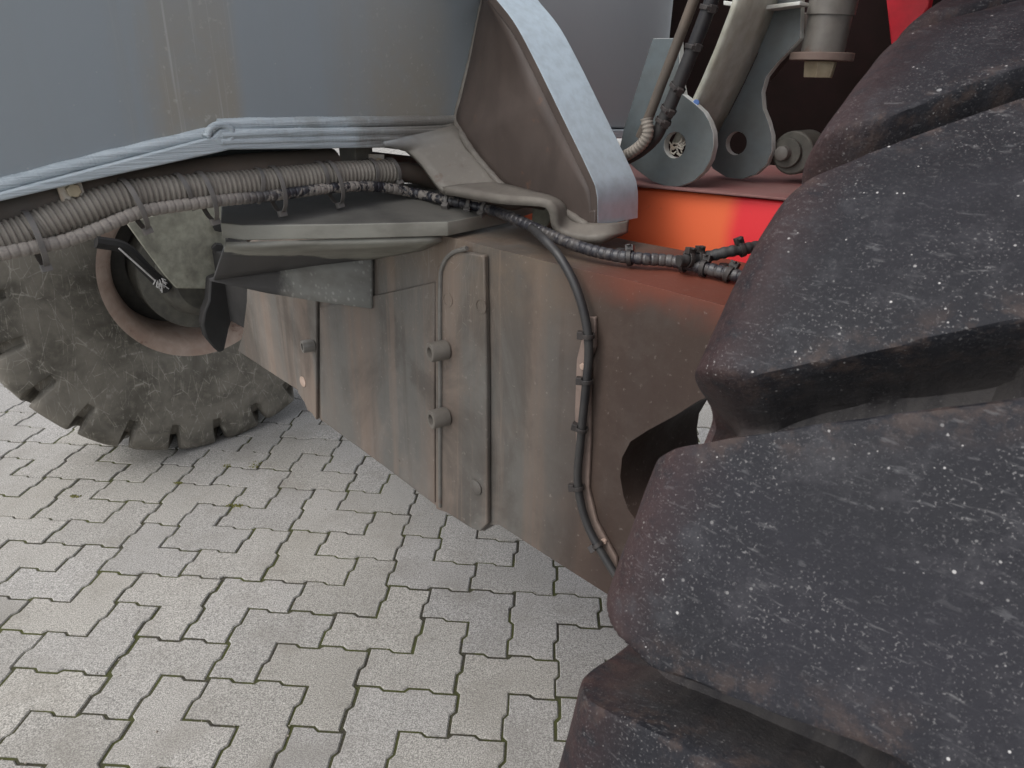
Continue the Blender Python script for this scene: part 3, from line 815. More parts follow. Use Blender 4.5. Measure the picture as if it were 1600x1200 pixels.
# bent flange along the bracket's slanted edge
bm = bmesh.new()
prof = [Vector((p[0], 0, p[2])) for p in spline([(1.08, 0, 1.36)] + web_o, 46)[0]]
cols = []
for i, p in enumerate(prof):
    t = (prof[min(i + 1, 45)] - prof[max(i - 1, 0)]).normalized()
    nrm = Vector((-t.z, 0, t.x))
    if nrm.x < 0:
        nrm = -nrm
    w = 0.092
    cols.append([bm.verts.new(p + nrm * d + Vector((0, y, 0))) for d, y in ((0.0005, -0.006), (0.0125, -0.006), (0.0125, w), (0.0005, w))])
for a, b in zip(cols, cols[1:]):
    for k in range(4):
        f = bm.faces.new((a[k], a[(k + 1) % 4], b[(k + 1) % 4], b[k]))
        f.material_index = 1 if k == 0 else 0
bm.faces.new(cols[0])
bm.faces.new(cols[-1])
link('bracket_flange', bm, [M['flange'], M['web']], sb, 0.0010)
# leg plate curving down from the beam
bm = bmesh.new()
Rr = spline([(1.1080, 0.0293, 1.0435), (1.1130, 0.0248, 1.0379), (1.1437, -0.0010, 1.0328), (1.1577, -0.0010, 1.0230), (1.1869, -0.0010, 0.9997), (1.2244, -0.0010, 0.9749), (1.2451, -0.0010, 0.9605), (1.2566, -0.0010, 0.9569)], 30)[0]
Ll = spline([(1.1100, -0.1310, 1.0182), (1.1170, -0.1290, 1.0159), (1.1190, -0.1161, 1.0116), (1.1210, -0.0893, 1.0037), (1.1471, -0.0850, 0.9884), (1.1717, -0.0850, 0.9697), (1.1884, -0.0850, 0.9580), (1.2005, -0.0850, 0.9527)], 30)[0]
rows = []
for l, r in zip(Ll, Rr):
    rows.append([bm.verts.new(l.lerp(r, k / 6)) for k in range(7)])
for a, b in zip(rows, rows[1:]):
    for k in range(6):
        bm.faces.new((a[k], a[k + 1], b[k + 1], b[k]))
lp = link('leg_plate', bm, M['leg'], sb, angle=70)
so = lp.modifiers.new('thickness', 'SOLIDIFY')
so.thickness = 0.009
so.offset = 0
for path in ([(1.1060, 0.1103, 1.3050), (1.1060, 0.0884, 1.2287), (1.1060, 0.0602, 1.1395), (1.1060, 0.0400, 1.0854), (1.1080, 0.0264, 1.0476), (1.1602, -0.0060, 1.0253), (1.1923, -0.0060, 0.9976), (1.2296, -0.0060, 0.9729), (1.2616, -0.0060, 0.9570), (1.3406, -0.0060, 0.9451), (1.3853, -0.0060, 0.9373), (1.4261, -0.0060, 0.9242)],):
    link('weld_bead', tube_bm(spline(path, 200)[0], lambda i: 0.0062 * (1 + 0.05 * math.sin(i * 0.9) + rnd.uniform(-0.04, 0.04)), 10), M['base'], sb, angle=80)
# base plate
bm = bmesh.new()
T = spline([(1.2278, -0.0040, 0.9617), (1.2496, -0.0040, 0.9593), (1.3052, -0.0040, 0.9555), (1.3538, -0.0040, 0.9523), (1.3769, -0.0040, 0.9442), (1.3855, -0.0040, 0.9288), (1.4054, -0.0040, 0.9234), (1.4440, -0.0040, 0.9268), (1.4519, 0.0200, 0.9268), (1.4453, 0.0600, 0.9265)], 40)[0]
O = spline([(1.2006, -0.0850, 0.9537), (1.2366, -0.0800, 0.9539), (1.3096, -0.0700, 0.9530), (1.3618, -0.0600, 0.9562), (1.3891, -0.0550, 0.9567), (1.3974, -0.0500, 0.9458), (1.3965, -0.0450, 0.9280), (1.4028, -0.0400, 0.9147), (1.4357, -0.0350, 0.9105), (1.4690, -0.0200, 0.9141), (1.4591, 0.0400, 0.9125)], 40)[0]
rows = [[bm.verts.new(u.lerp(d, k / 5)) for k in range(6)] for u, d in zip(T, O)]
for a, b in zip(rows, rows[1:]):
    for k in range(5):
        bm.faces.new((a[k], a[k + 1], b[k + 1], b[k]))
bp = link('base_plate', bm, M['base'], sb, angle=70)
so = bp.modifiers.new('thickness', 'SOLIDIFY')
so.thickness = 0.012
so.offset = 0
prism('pad', [(1.2564, 0.0600, 0.9269), (1.3040, 0.0600, 0.9293), (1.3024, 0.0600, 0.9108), (1.2816, 0.0600, 0.8846), (1.2552, 0.0600, 0.8910)], (0, 0.05, 0), M['olive'], sb)
prism('stop_block', [(1.4317, -0.0080, 0.9180), (1.4281, -0.0080, 0.9464), (1.4393, -0.0080, 0.9498), (1.4433, -0.0080, 0.9181)], (0, 0.03, 0), M['web'], sb)

# --- axle
AX = -0.1
ax_out = [(0.5409, -0.1000, 0.7590), (0.4987, -0.1000, 0.6148), (0.4537, -0.1000, 0.5225), (0.4094, -0.1000, 0.4624), (0.5808, -0.1000, 0.4549), (0.7113, -0.1000, 0.4505), (0.7320, -0.1000, 0.4128), (1.0220, -0.1000, 0.3907), (1.1971, -0.1000, 0.3738), (1.2282, -0.1000, 0.3821), (1.2923, -0.1000, 0.3813), (1.3155, -0.1000, 0.3851), (1.3314, -0.1000, 0.4068), (1.3532, -0.1000, 0.4181),
          (1.4703, -0.1000, 0.4142), (1.5799, -0.1000, 0.4120), (1.7092, -0.1000, 0.4052), (1.8244, -0.1000, 0.4024), (1.8381, -0.1000, 0.5957), (1.7521, -0.1000, 0.8934), (1.7009, -0.1000, 0.8911), (1.5772, -0.1000, 0.8925), (1.4289, -0.1000, 0.8895), (1.20, AX, 0.889), (0.80, AX, 0.889)]
hole = [(1.7194, -0.1000, 0.7926), (1.7090, -0.1000, 0.7858), (1.6868, -0.1000, 0.7689), (1.6572, -0.1000, 0.7374), (1.6222, -0.1000, 0.7041), (1.5969, -0.1000, 0.6770), (1.5863, -0.1000, 0.6480), (1.5864, -0.1000, 0.6176), (1.5948, -0.1000, 0.5903), (1.6055, -0.1000, 0.5724), (1.6267, -0.1000, 0.5566),
        (1.6876, -0.1000, 0.5595), (1.7368, -0.1000, 0.6057), (1.7639, -0.1000, 0.6749), (1.7602, -0.1000, 0.7424), (1.7409, -0.1000, 0.7846)]
axle = prism('axle', ax_out, (0, 0.2, 0), M['axle'], V, 0.006, holes=[hole])
box('axle_arm', (0.0, -0.02, 0.47), (0.7, 0.09, 0.66), M['black'], axle)
axle['label'] = 'brown grimed box axle running from the far wheel to the near wheel'
def plate(px, t, mat=M['axle2'], name='cover_plate', bev=0.0025):
    return prism(name, px, (0, -t, 0), mat, axle, bev)
plate([(0.7375, -0.1005, 0.6961), (0.8318, -0.1005, 0.7091), (0.7832, -0.1005, 0.4076), (0.7122, -0.1005, 0.4510), (0.7081, -0.1005, 0.5309)], 0.008)
plate([(1.2076, -0.1005, 0.8134), (1.2146, -0.1005, 0.8410), (1.2335, -0.1005, 0.8620), (1.2619, -0.1005, 0.8752), (1.3210, -0.1005, 0.8783), (1.3280, -0.1005, 0.7164), (1.3349, -0.1005, 0.4155), (1.3176, -0.1005, 0.3905), (1.2962, -0.1005, 0.3849), (1.2306, -0.1005, 0.3849), (1.1960, -0.1005, 0.3777), (1.2027, -0.1005, 0.6316)], 0.010)
plate([(0.8344, -0.1005, 0.6802), (1.1995, -0.1005, 0.8117), (1.1924, -0.1005, 0.6282), (1.1868, -0.1005, 0.3832), (1.0232, -0.1005, 0.3974), (0.7952, -0.1005, 0.4169)], 0.004, M['axle'])
link('seal_strip', tube_bm(spline([(1.2118, -0.1120, 0.3908), (1.2183, -0.1120, 0.6401), (1.2227, -0.1120, 0.8083), (1.2298, -0.1120, 0.8459), (1.2514, -0.1120, 0.8691), (1.2862, -0.1120, 0.8832)], 60)[0], 0.0035, 8), M['steel'], axle)
nb = Vector((0, -1, 0))
cap_screw('bolt', (1.2322, -0.1100, 0.7061), (-0.25, -1, 0), 0.0165, 0.030, M['base'], axle)
cap_screw('bolt', (1.2313, -0.1100, 0.5839), (-0.25, -1, 0), 0.0165, 0.030, M['base'], axle)
cap_screw('bolt', (0.8028, -0.1080, 0.5916), (-0.25, -1, 0), 0.0135, 0.024, M['steel'], axle)
lathe('rust_plug', [(0, 0.012), (0.002, 0.012), (0.0025, 0.001)], (0.7430, -0.1080, 0.4886), nb, M['rust'], axle, 14)
lathe('boss', [(0, 0.0135), (0.003, 0.0135), (0.0048, 0.010), (0.0052, 0.001)], (1.3075, -0.1100, 0.4768), nb, M['axle2'], axle, 24)
for p in ((1.2386, -0.1100, 0.7926), (1.3155, -0.1100, 0.8005)):
    lathe('ring_mark', [(0, 0.012), (0.0015, 0.012), (0.0015, 0.0095), (0.0, 0.0095)], p, nb, M['axle2'], axle, 24)
# cable bracket strip on the axle face
prism('cable_bracket', [(1.5136, -0.1005, 0.8321), (1.5272, -0.1005, 0.8355), (1.5309, -0.1005, 0.7954), (1.5241, -0.1005, 0.7751), (1.5353, -0.1005, 0.6525), (1.5383, -0.1005, 0.5801), (1.5569, -0.1005, 0.5320), (1.5970, -0.1005, 0.4904), (1.6017, -0.1005, 0.4679), (1.5869, -0.1005, 0.4651),
                        (1.5545, -0.1005, 0.4934), (1.5261, -0.1005, 0.5413), (1.5158, -0.1005, 0.5917), (1.5042, -0.1005, 0.6913), (1.5013, -0.1005, 0.7683)], (0, -0.006, 0), M['pinkrust'], axle, 0.0015)
for p in ((1.5146, -0.1065, 0.7626), (1.5756, -0.1065, 0.5077)):
    hexbolt('bolt', p, nb, 0.005, 0.004, M['rust'], axle)

# --- pivot ledge plate, its skirt and the gusset
lg = prism('ledge_plate', [(0.9193, -0.3083, 0.9150), (1.0612, -0.3791, 0.8970), (1.0870, -0.3594, 0.8950), (1.1772, -0.2283, 0.8950), (1.2463, -0.1149, 0.8950), (1.2352, 0.0195, 0.8950), (1.1883, 0.1864, 0.9000), (1.1583, 0.1120, 0.9150), (1.0314, -0.0195, 0.9180)], (0, 0, 0.022), M['ledgetop'], V, 0.0018, edge_mat=M['ledge'])
bm = bmesh.new()
up = [(1.0737, -0.3816, 0.8940), (1.1078, -0.3332, 0.8940), (1.1422, -0.2710, 0.8940), (1.1933, -0.1943, 0.8940), (1.2367, -0.1194, 0.8940)]
dn = [(0.5733, -0.2000, 0.7070), (0.7584, -0.1650, 0.7551), (0.9041, -0.1350, 0.7939), (1.0255, -0.1040, 0.8226), (1.1677, -0.1020, 0.8646)]
us, ds = spline(up, 16)[0], spline(dn, 16)[0]
rows = [[bm.verts.new(u.lerp(d, k / 4)) for k in range(5)] for u, d in zip(us, ds)]
for a, b in zip(rows, rows[1:]):
    for k in range(4):
        bm.faces.new((a[k], a[k + 1], b[k + 1], b[k]))
sk = link('skirt_plate', bm, M['ledge'], V, angle=60)
so = sk.modifiers.new('thickness', 'SOLIDIFY')
so.thickness = 0.008
bm = bmesh.new()
tp = [(0.5588, -0.2000, 0.7011), (0.7601, -0.1660, 0.7543), (0.9056, -0.1360, 0.7931), (1.0322, -0.1060, 0.8230)]
bt = [(0.5601, -0.2000, 0.6957), (0.7483, -0.1660, 0.7043), (0.8931, -0.1360, 0.7147), (1.0229, -0.1060, 0.7257)]
rows = [[bm.verts.new(Vector(u).lerp(Vector(d), k / 4)) for k in range(5)] for u, d in zip(tp, bt)]
for a, b in zip(rows, rows[1:]):
    for k in range(4):
        bm.faces.new((a[k], a[k + 1], b[k + 1], b[k]))
wg = link('gusset_plate', bm, M['wedge'], V, angle=60)
so = wg.modifiers.new('thickness', 'SOLIDIFY')
so.thickness = 0.010
so.offset = 0

# --- steering knuckle plates and boot at the far wheel
kn = prism('knuckle_plate', [(0.1500, -0.2238, 0.7593), (0.1500, -0.1219, 0.7763), (0.1500, 0.0308, 0.7799), (0.1500, 0.0189, 0.6737), (0.1500, -0.0210, 0.5759), (0.1500, -0.0528, 0.5563), (0.1500, -0.1316, 0.5731), (0.1500, -0.1561, 0.6142), (0.1500, -0.1912, 0.6873)], (-0.02, 0.01, 0), M['olive'], V, 0.004)
for p in ((0.1550, 0.0044, 0.7254), (0.1550, -0.0065, 0.6642)):
    hexbolt('bolt', p, (1, -0.3, 0), 0.017, 0.016, M['black'], kn)
prism('rubber_boot', [(0.2000, -0.0588, 0.5934), (0.2000, -0.0223, 0.6011), (0.2000, 0.0213, 0.5752), (0.2000, 0.0219, 0.5531), (0.2000, 0.0030, 0.5237), (0.2000, -0.0058, 0.4883), (0.2000, -0.0267, 0.4459), (0.2000, -0.0480, 0.3881), (0.2000, -0.0633, 0.3844), (0.2000, -0.0755, 0.4009), (0.2000, -0.0938, 0.4339), (0.2000, -0.0979, 0.4756), (0.2000, -0.0874, 0.5097), (0.2000, -0.0706, 0.5387)], (-0.05, 0.01, 0), M['black'], V, 0.006)
bm = tube_bm(spline([(0.0600, -0.2739, 0.7030), (0.0600, -0.2099, 0.6772), (0.0600, -0.1680, 0.6153), (0.0600, -0.1220, 0.5495)], 20)[0], 0.016, 8)
st = link('tie_strap', bm, M['black'], V)
bm = bmesh.new()
e0 = Vector((0.0800, -0.1453, 0.5782))
for k in range(22):
    a = e0 + Vector((rnd.uniform(-.006, .006), rnd.uniform(-.010, .012), rnd.uniform(-.012, .010)))
    tube_bm([a, a + Vector((rnd.uniform(-.006, .006), rnd.uniform(-.01, .014), rnd.uniform(-.018, -.004)))], 0.0016, 5, bm)
link('frayed_end', bm, M['white'], st)
link('edge_strip', tube_bm([Vector((0.0850, -0.2310, 0.6848)), Vector((0.0850, -0.1591, 0.5871))], 0.0022, 6), M['white'], st)

# --- wheels
def tyre_mesh(R, width, rim_r, grooves, depth, hw, fine, res_w, tr, cham):
    """ring of rubber: bead, sidewall, shoulder and tread. grooves: (angle at the inner shoulder, slant in degrees per metre);
    long ones run in from the inner shoulder to past the middle, short ones from the outer shoulder between them"""
    H = width / 2
    side = [(H * 0.72, rim_r - 0.012), (H * 0.80, rim_r), (H * 0.88, rim_r + 0.02), (H * 0.97, rim_r + (R - rim_r) * 0.25), (H * 1.0, rim_r + (R - rim_r) * 0.45), (H * 0.995, R - 0.13)]
    side += [(H * 0.99, R - 0.115), (H * 0.985, R - 0.10), (H * 0.98, R - 0.087), (H * 0.975, R - 0.074), (H * 0.972, R - 0.062)]
    rw, rr0 = 0.030, 0.046
    side += [(H * 0.972 - rw + rw * math.cos(R_(a)), R - 0.006 - rr0 + rr0 * math.sin(R_(a))) for a in range(0, 91, 5)][1:]
    w0 = side[-1][0]
    top = [(w0 * (1 - 2 * k / res_w), R - 0.006 * ((1 - 2 * k / res_w) ** 2)) for k in range(1, res_w)]
    prof = side + top + [(-w, r) for w, r in reversed(side)]
    g = sorted(grooves)
    n = len(g)
    us = set()
    for k in range(n):
        c = g[k][0]
        nx = g[(k + 1) % n][0] + (360 if k == n - 1 else 0)
        offs = [-hw - tr * f for f in (1.25, 1.0, 0.8, 0.6, 0.4, 0.2, 0)] + [-hw * 0.5, 0, hw * 0.5] + [hw + tr * f for f in (0, 0.2, 0.4, 0.6, 0.8, 1.0, 1.25)]
        for o in offs:
            us.add(round((c + o) % 360, 4))
        mid = (c + nx) / 2
        a, b = c + offs[-1], nx + offs[0]
        m = max(2, int((b - a) / fine))
        for q in range(1, m):
            us.add(round((a + (b - a) * q / m) % 360, 4))
    us = sorted(us)
    nu = len(us)
    gc = [x[0] for x in g]
    mids = [((gc[k] + (gc[(k + 1) % n] + (360 if k == n - 1 else 0))) / 2) % 360 for k in range(n)]
    def near(u, lst):
        return min(abs((u - c + 180) % 360 - 180) for c in lst)
    def slant(u):
        for k in range(n):
            a, b = gc[k], gc[(k + 1) % n] + (360 if k == n - 1 else 0)
            uu = u if u >= a else u + 360
            if a <= uu <= b:
                f = (uu - a) / (b - a)
                return g[k][1] * (1 - f) + g[(k + 1) % n][1] * f
        return g[0][1]
    sm = lambda t: (lambda q: q * q * (3 - 2 * q))(min(1.0, max(0.0, t)))
    dl = [near(u, gc) for u in us]
    sg = [min(((u - c + 180) % 360 - 180 for c in gc), key=abs) < 0 for u in us]
    ds = [near(u, mids) for u in us]
    sl = [slant(u) for u in us]
    verts, faces, rimv, grv = [], [], [], []
    for (w, r) in prof:
        s = w + H
        low = sm((r - (R - 0.10)) / 0.045)
        e1 = 1 - sm((s - (H - 0.004)) / 0.022)
        e2 = sm((s - (width - 0.080)) / 0.02)
        for k, u in enumerate(us):
            th = R_(u + sl[k] * min(s, 0.30))
            jit = 0.10 * mnoise.noise(Vector((s * 40, u * 0.9, 1.7))) + 0.06 * mnoise.noise(Vector((s * 120, u * 3, 4.1)))
            l1 = 1 - sm((dl[k] - hw - (2.0 * cham * max(0, 1 - s / 0.045) ** 1.5 if sg[k] else 0) + jit) / (tr + 1.5 * cham * max(0, 1 - s / 0.05) * (1.0 if sg[k] else 0.2)))
            l2 = 1 - sm((ds[k] - hw) / tr)
            q = max(l1 * e1, l2 * e2) * low
            rr = r - depth * q
            near_edge = 1 - min(1.0, max(0.0, min(dl[k] if e1 > 0.05 else 99, ds[k] if e2 > 0.05 else 99) - hw) / 2.2)
            grv.append(q)
            rimv.append(near_edge * low * (1 - q))
            ww = w * (1 - (0.13 * q if abs(w) > H * 0.72 else 0.13 * q * max(0, (abs(w) / H - 0.5) / 0.22)))
            verts.append((ww, math.cos(th) * rr, math.sin(th) * rr))
    m = len(prof)
    for i in range(m - 1):
        for k in range(nu):
            k2 = (k + 1) % nu
            faces.append((i * nu + k, (i + 1) * nu + k, (i + 1) * nu + k2, i * nu + k2))
    me = bpy.data.meshes.new('tyre')
    me.from_pydata(verts, [], faces)
    me.update()
    at = me.attributes.new('edge_wear', 'FLOAT', 'POINT')
    at.data.foreach_set('value', rimv)
    at2 = me.attributes.new('groove', 'FLOAT', 'POINT')
    at2.data.foreach_set('value', grv)
    return me

def wheel(loc, rotz, R, grooves, depth, hw, fine, tr, cham, tmat, label, flip=False):
    w = bare('wheel', V, loc, (0, 0, rotz))
    w['label'] = label
    me = tyre_mesh(R, 0.31, 0.265, grooves, depth, hw, fine, 40, tr, cham)
    if flip:
        me.transform(Matrix.Rotation(math.pi, 4, 'Z'))
    bmx = bmesh.new()
    bmx.from_mesh(me)
    for v in bmx.verts:                        # worn, slightly lumpy rubber
        r = math.hypot(v.co.y, v.co.z)
        if r > R - 0.1:
            v.co += v.co.normalized() * (mnoise.noise(v.co * 14) * 0.0022 + mnoise.noise(v.co * 45) * 0.0007)
    for k in range(2):
        bmesh.ops.smooth_vert(bmx, verts=bmx.verts, factor=0.4, use_axis_x=True, use_axis_y=True, use_axis_z=True)
    link('tyre', bmx, tmat, w, angle=38)
    s = 1 if not flip else -1
    rim = lathe('rim', [(0.125, 0.268), (0.127, 0.285), (0.120, 0.290), (0.108, 0.286), (0.103, 0.262), (0.099, 0.259), (0.098, 0.250), (0.092, 0.247), (0.085, 0.238), (0.06, 0.236), (0.03, 0.222), (-0.06, 0.215), (-0.06, 0.20), (0.03, 0.205), (0.07, 0.215), (0.10, 0.226), (0.115, 0.24)],
                (0, 0, 0), (1, 0, 0), M['rust'], w, 72, closed=True, angle=30)
    lathe('wheel_disc', [(-0.055, 0.21), (-0.04, 0.21), (-0.02, 0.17), (-0.01, 0.10), (-0.06, 0.10)], (0, 0, 0), (1, 0, 0), M['rimdark'], w, 48)
    return w

wheel((-0.152, 0.0, 0.570), 0.0, 0.580, [((3.0 + 15 * k) % 360, -55.0) for k in range(24)], 0.045, 1.0, 1.1, 0.5, 0.25, M['tyre_far'], 'far wheel with dusty scratched tyre and rusty rim', True)
n_st = R_(3.8)
NEAR_GROOVES = [(113.0, -95.0), (128.6, -80.0), (145.0, -53.0), (158.5, -15.0)] + [((158.6 + 16.55 * k) % 360, -40.0) for k in range(1, 19)]
wheel((1.832 + 0.153 * math.cos(n_st), -0.012 + 0.153 * math.sin(n_st), 0.600), n_st, 0.607, NEAR_GROOVES, 0.058, 0.95, 0.22, 0.5, 0.8, M['tyre_near'], 'near wheel with speckled black tyre close to the camera')
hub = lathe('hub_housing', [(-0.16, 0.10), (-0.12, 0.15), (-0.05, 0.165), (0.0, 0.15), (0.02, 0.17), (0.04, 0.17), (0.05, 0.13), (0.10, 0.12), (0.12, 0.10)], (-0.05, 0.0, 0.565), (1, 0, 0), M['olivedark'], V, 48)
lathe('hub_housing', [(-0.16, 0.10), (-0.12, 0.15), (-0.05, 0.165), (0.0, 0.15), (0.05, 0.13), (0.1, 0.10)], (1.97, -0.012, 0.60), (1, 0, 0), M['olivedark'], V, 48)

# --- conduit, hoses and pipes under the beam
NC = 2200
cp, cl = spline([(1.0950, -0.8657, 0.9108), (1.0950, -0.7619, 0.9204), (1.0950, -0.6832, 0.9333), (1.0950, -0.6463, 0.9387), (1.0950, -0.6205, 0.9432), (1.0950, -0.5928, 0.9516), (1.0950, -0.5642, 0.9594), (1.0950, -0.5272, 0.9684), (1.0950, -0.4968, 0.9724), (1.0950, -0.4578, 0.9735), (1.0950, -0.3994, 0.9732), (1.0950, -0.3358, 0.9729), (1.0950, -0.2660, 0.9744), (1.0950, -0.1896, 0.9750), (1.0950, -0.0979, 0.9722)], NC)
per = NC / (cl / 0.0068)
def cr(i):
    s = math.sin(2 * math.pi * i / per)
    return 0.0184 + 0.0011 * max(-1.0, min(1.0, s * 1.7))
con = link('wiring_conduit', tube_bm(cp, cr, 20), M['conduit'], V, angle=75)
con['label'] = 'fat ribbed conduit under the beam edge'
def at_px(pts, targets):
    return [min(range(len(pts)), key=lambda i: (pts[i] - Vector(t)).length) for t in targets]
ties(cp, at_px(cp, [(1.0950, -0.4375, 0.9733), (1.0950, -0.3358, 0.9729), (1.0950, -0.2342, 0.9746), (1.0950, -0.1450, 0.9736), (1.0950, -0.1029, 0.9725)]), 0.0212, M['tie'], con, side=(0.75, -0.2, -0.75), width=0.0062)
cps = [p + Vector((0.004, 0, -0.010)) for p in cp]
ties(cps, at_px(cp, [(1.0950, -0.6139, 0.9439), (1.0950, -0.5007, 0.9720), (1.0950, -0.4097, 0.9733), (1.0950, -0.3087, 0.9733), (1.0950, -0.2155, 0.9750)]), 0.0318, M['tie'], con, side=(0.25, -0.1, -1), width=0.0066, extra=0.74)
tube('smooth_hose', [(1.0900, -0.1269, 0.9727), (1.0900, -0.0630, 0.9671), (1.0900, -0.0251, 0.9569), (1.0900, 0.0058, 0.9405), (1.0900, 0.0441, 0.9127)], 0.0165, M['pipe'], V, 30)
tube('smooth_hose', [(1.0000, -0.1013, 0.9813), (1.0000, -0.0214, 0.9698), (1.0000, 0.0514, 0.9583), (1.0000, 0.1305, 0.9373)], 0.016, M['pipe'], V, 30)
dp = tube('dark_pipe', [(1.0650, -0.8594, 0.9311), (1.0650, -0.7523, 0.9449), (1.0650, -0.6720, 0.9572), (1.0650, -0.6344, 0.9629), (1.0650, -0.5950, 0.9668), (1.0650, -0.5532, 0.9709), (1.0650, -0.5091, 0.9729), (1.0650, -0.4456, 0.9761), (1.0650, -0.3386, 0.9811), (1.0650, -0.1925, 0.9816)], 0.029, M['pipe'], V, 50, 20)
pc = prism('pipe_clamp', [(1.1000, -0.5800, 0.9932), (1.1000, -0.5539, 0.9968), (1.1000, -0.5514, 0.9685), (1.1000, -0.5569, 0.9586), (1.1000, -0.5768, 0.9579)], (-0.005, 0, 0), M['clamp'], V, 0.001)
hexbolt('bolt', (1.1010, -0.5646, 0.9855), (1, 0, 0), 0.0085, 0.006, M['zinc'], pc)
pc2 = prism('pipe_clamp', [(1.0900, -0.1396, 1.0008), (1.0900, -0.1116, 0.9992), (1.0900, -0.1126, 0.9816), (1.0900, -0.1384, 0.9833)], (-0.005, 0, 0), M['clamp'], V, 0.001)
hexbolt('bolt', (1.0910, -0.1253, 0.9894), (1, 0, 0), 0.006, 0.005, M['zinc'], pc2)
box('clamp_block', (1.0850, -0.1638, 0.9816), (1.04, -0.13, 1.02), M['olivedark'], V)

tp_, tl_ = spline([(1.1120, -0.8698, 0.8972), (1.1120, -0.7669, 0.9081), (1.1120, -0.6893, 0.9205), (1.1120, -0.6530, 0.9254), (1.1120, -0.6151, 0.9285), (1.1120, -0.5885, 0.9306), (1.1120, -0.5525, 0.9394), (1.1120, -0.5103, 0.9520), (1.1120, -0.4830, 0.9560), (1.1120, -0.4093, 0.9581), (1.1120, -0.3275, 0.9577), (1.1120, -0.2461, 0.9592), (1.1120, -0.1792, 0.9580), (1.1120, -0.1317, 0.9519), (1.1250, -0.0783, 0.9397),
                   (1.1900, -0.0658, 0.9358), (1.2400, -0.0292, 0.9259), (1.3142, -0.0470, 0.9250), (1.3726, -0.0534, 0.9180), (1.4284, -0.0611, 0.9120), (1.4749, -0.0620, 0.9080), (1.5124, -0.0546, 0.9060), (1.5449, -0.0426, 0.9060), (1.5778, -0.0180, 0.9050), (1.6313, -0.0135, 0.9040), (1.6850, -0.0080, 0.9020)], 1500)
pr_ = 1500 / (tl_ / 0.010)
th_ = link('wrapped_hose', tube_bm(tp_, lambda i: 0.0077 + 0.0005 * max(-1, min(1, 4 * math.sin(2 * math.pi * i / pr_) + 3)), 14), M['wrap'], V, angle=75)
th_['label'] = 'thin black hose with flaking white wrap'
ties(tp_, at_px(tp_, [(1.1900, -0.0658, 0.9358), (1.2150, -0.0474, 0.9303), (1.2380, -0.0315, 0.9258)]), 0.0100, M['tie'], th_, side=(0.6, -0.6, -0.6), width=0.006)
ties(tp_, at_px(tp_, [(1.5325, -0.0467, 0.9060), (1.5951, -0.0180, 0.9050), (1.6226, -0.0142, 0.9040), (1.6566, -0.0109, 0.9030)]), 0.0098, M['tieblack'], th_, side=(-0.2, 0.3, 1), width=0.0065)
tube('thin_line', [(1.1600, -0.0535, 0.9408), (1.2100, -0.0429, 0.9372), (1.2400, -0.0153, 0.9344), (1.2600, 0.0081, 0.9287), (1.2700, 0.0300, 0.9318), (1.2800, 0.0623, 0.9257)], 0.0068, M['pipe'], V, 40, 10)
br = spline([(1.5984, -0.0368, 0.9120), (1.6153, -0.0045, 0.9150), (1.6415, 0.0100, 0.9250), (1.6667, 0.0428, 0.9320), (1.6839, 0.0771, 0.9350)], 60)[0]
bo = link('branch_hose', tube_bm(br, lambda i: 0.0068 + (0.0008 if i % 4 < 2 else 0), 12), M['hose'], V, angle=70)
ties(br, [6, 12, 33], 0.0088, M['tieblack'], bo, side=(0, 0.2, 1), width=0.006)
for p in ((1.4993, -0.0231, 0.8880), (1.6358, 0.0118, 0.8880)):
    lathe('hose_stud', [(0, 0.013), (0.004, 0.010), (0.02, 0.006)], p, (0, 0, 1), M['tieblack'], V, 14)
bp_ = spline([(1.3385, -0.0360, 0.9160), (1.4295, -0.1080, 0.9239), (1.4662, -0.1150, 0.9076), (1.4983, -0.1180, 0.8772), (1.5198, -0.1180, 0.8366), (1.5302, -0.1180, 0.7907), (1.5286, -0.1170, 0.7249), (1.5265, -0.1170, 0.6551), (1.5274, -0.1170, 0.5876), (1.5475, -0.1170, 0.5318), (1.5816, -0.1170, 0.4929), (1.6353, -0.1170, 0.4459)], 160)[0]
bh = link('brake_hose', tube_bm(bp_, 0.0060, 14), M['hose'], V, angle=70)
bh['label'] = 'black hose curving down the axle face'
ties(bp_, at_px(bp_, [(1.5272, -0.1180, 0.8131), (1.5287, -0.1170, 0.7495), (1.5259, -0.1170, 0.6770), (1.5278, -0.1170, 0.5825), (1.5756, -0.1170, 0.5075)]), 0.0076, M['tieblack'], bh, side=(-0.9, -0.4, 0.1), width=0.006)

# --- hoses at the end of the frame panel
hp, hl = spline([(1.5053, 0.1500, 1.2636), (1.4895, 0.1500, 1.2198), (1.4738, 0.1500, 1.1733), (1.4569, 0.1500, 1.1256), (1.4421, 0.1500, 1.0846), (1.4328, 0.1500, 1.0619), (1.4210, 0.1500, 1.0384), (1.3966, 0.1500, 1.0168), (1.3618, 0.1500, 0.9982), (1.3245, 0.1500, 0.9845)], 120)
rh = link('loom_hose', tube_bm(hp, 0.0098, 14), M['hose'], V, angle=70)
ties(hp, at_px(hp, [(1.4880, 0.1500, 1.2107), (1.4702, 0.1500, 1.1637), (1.4508, 0.1500, 1.1084), (1.4405, 0.1500, 1.0802), (1.4328, 0.1500, 1.0619)]), 0.0112, M['tieblack'], rh, side=(0.8, -0.6, -0.1), width=0.006)
rp = spline([(1.4163, 0.1300, 1.0659), (1.4213, 0.1300, 1.0438), (1.4074, 0.1300, 1.0244), (1.3781, 0.1300, 1.0067), (1.3454, 0.1300, 0.9949)], 120)[0]
link('ribbed_sleeve', tube_bm(rp, lambda i: 0.0082 + (0.0008 if i % 6 < 3 else 0), 12), M['conduit'], V, angle=75)
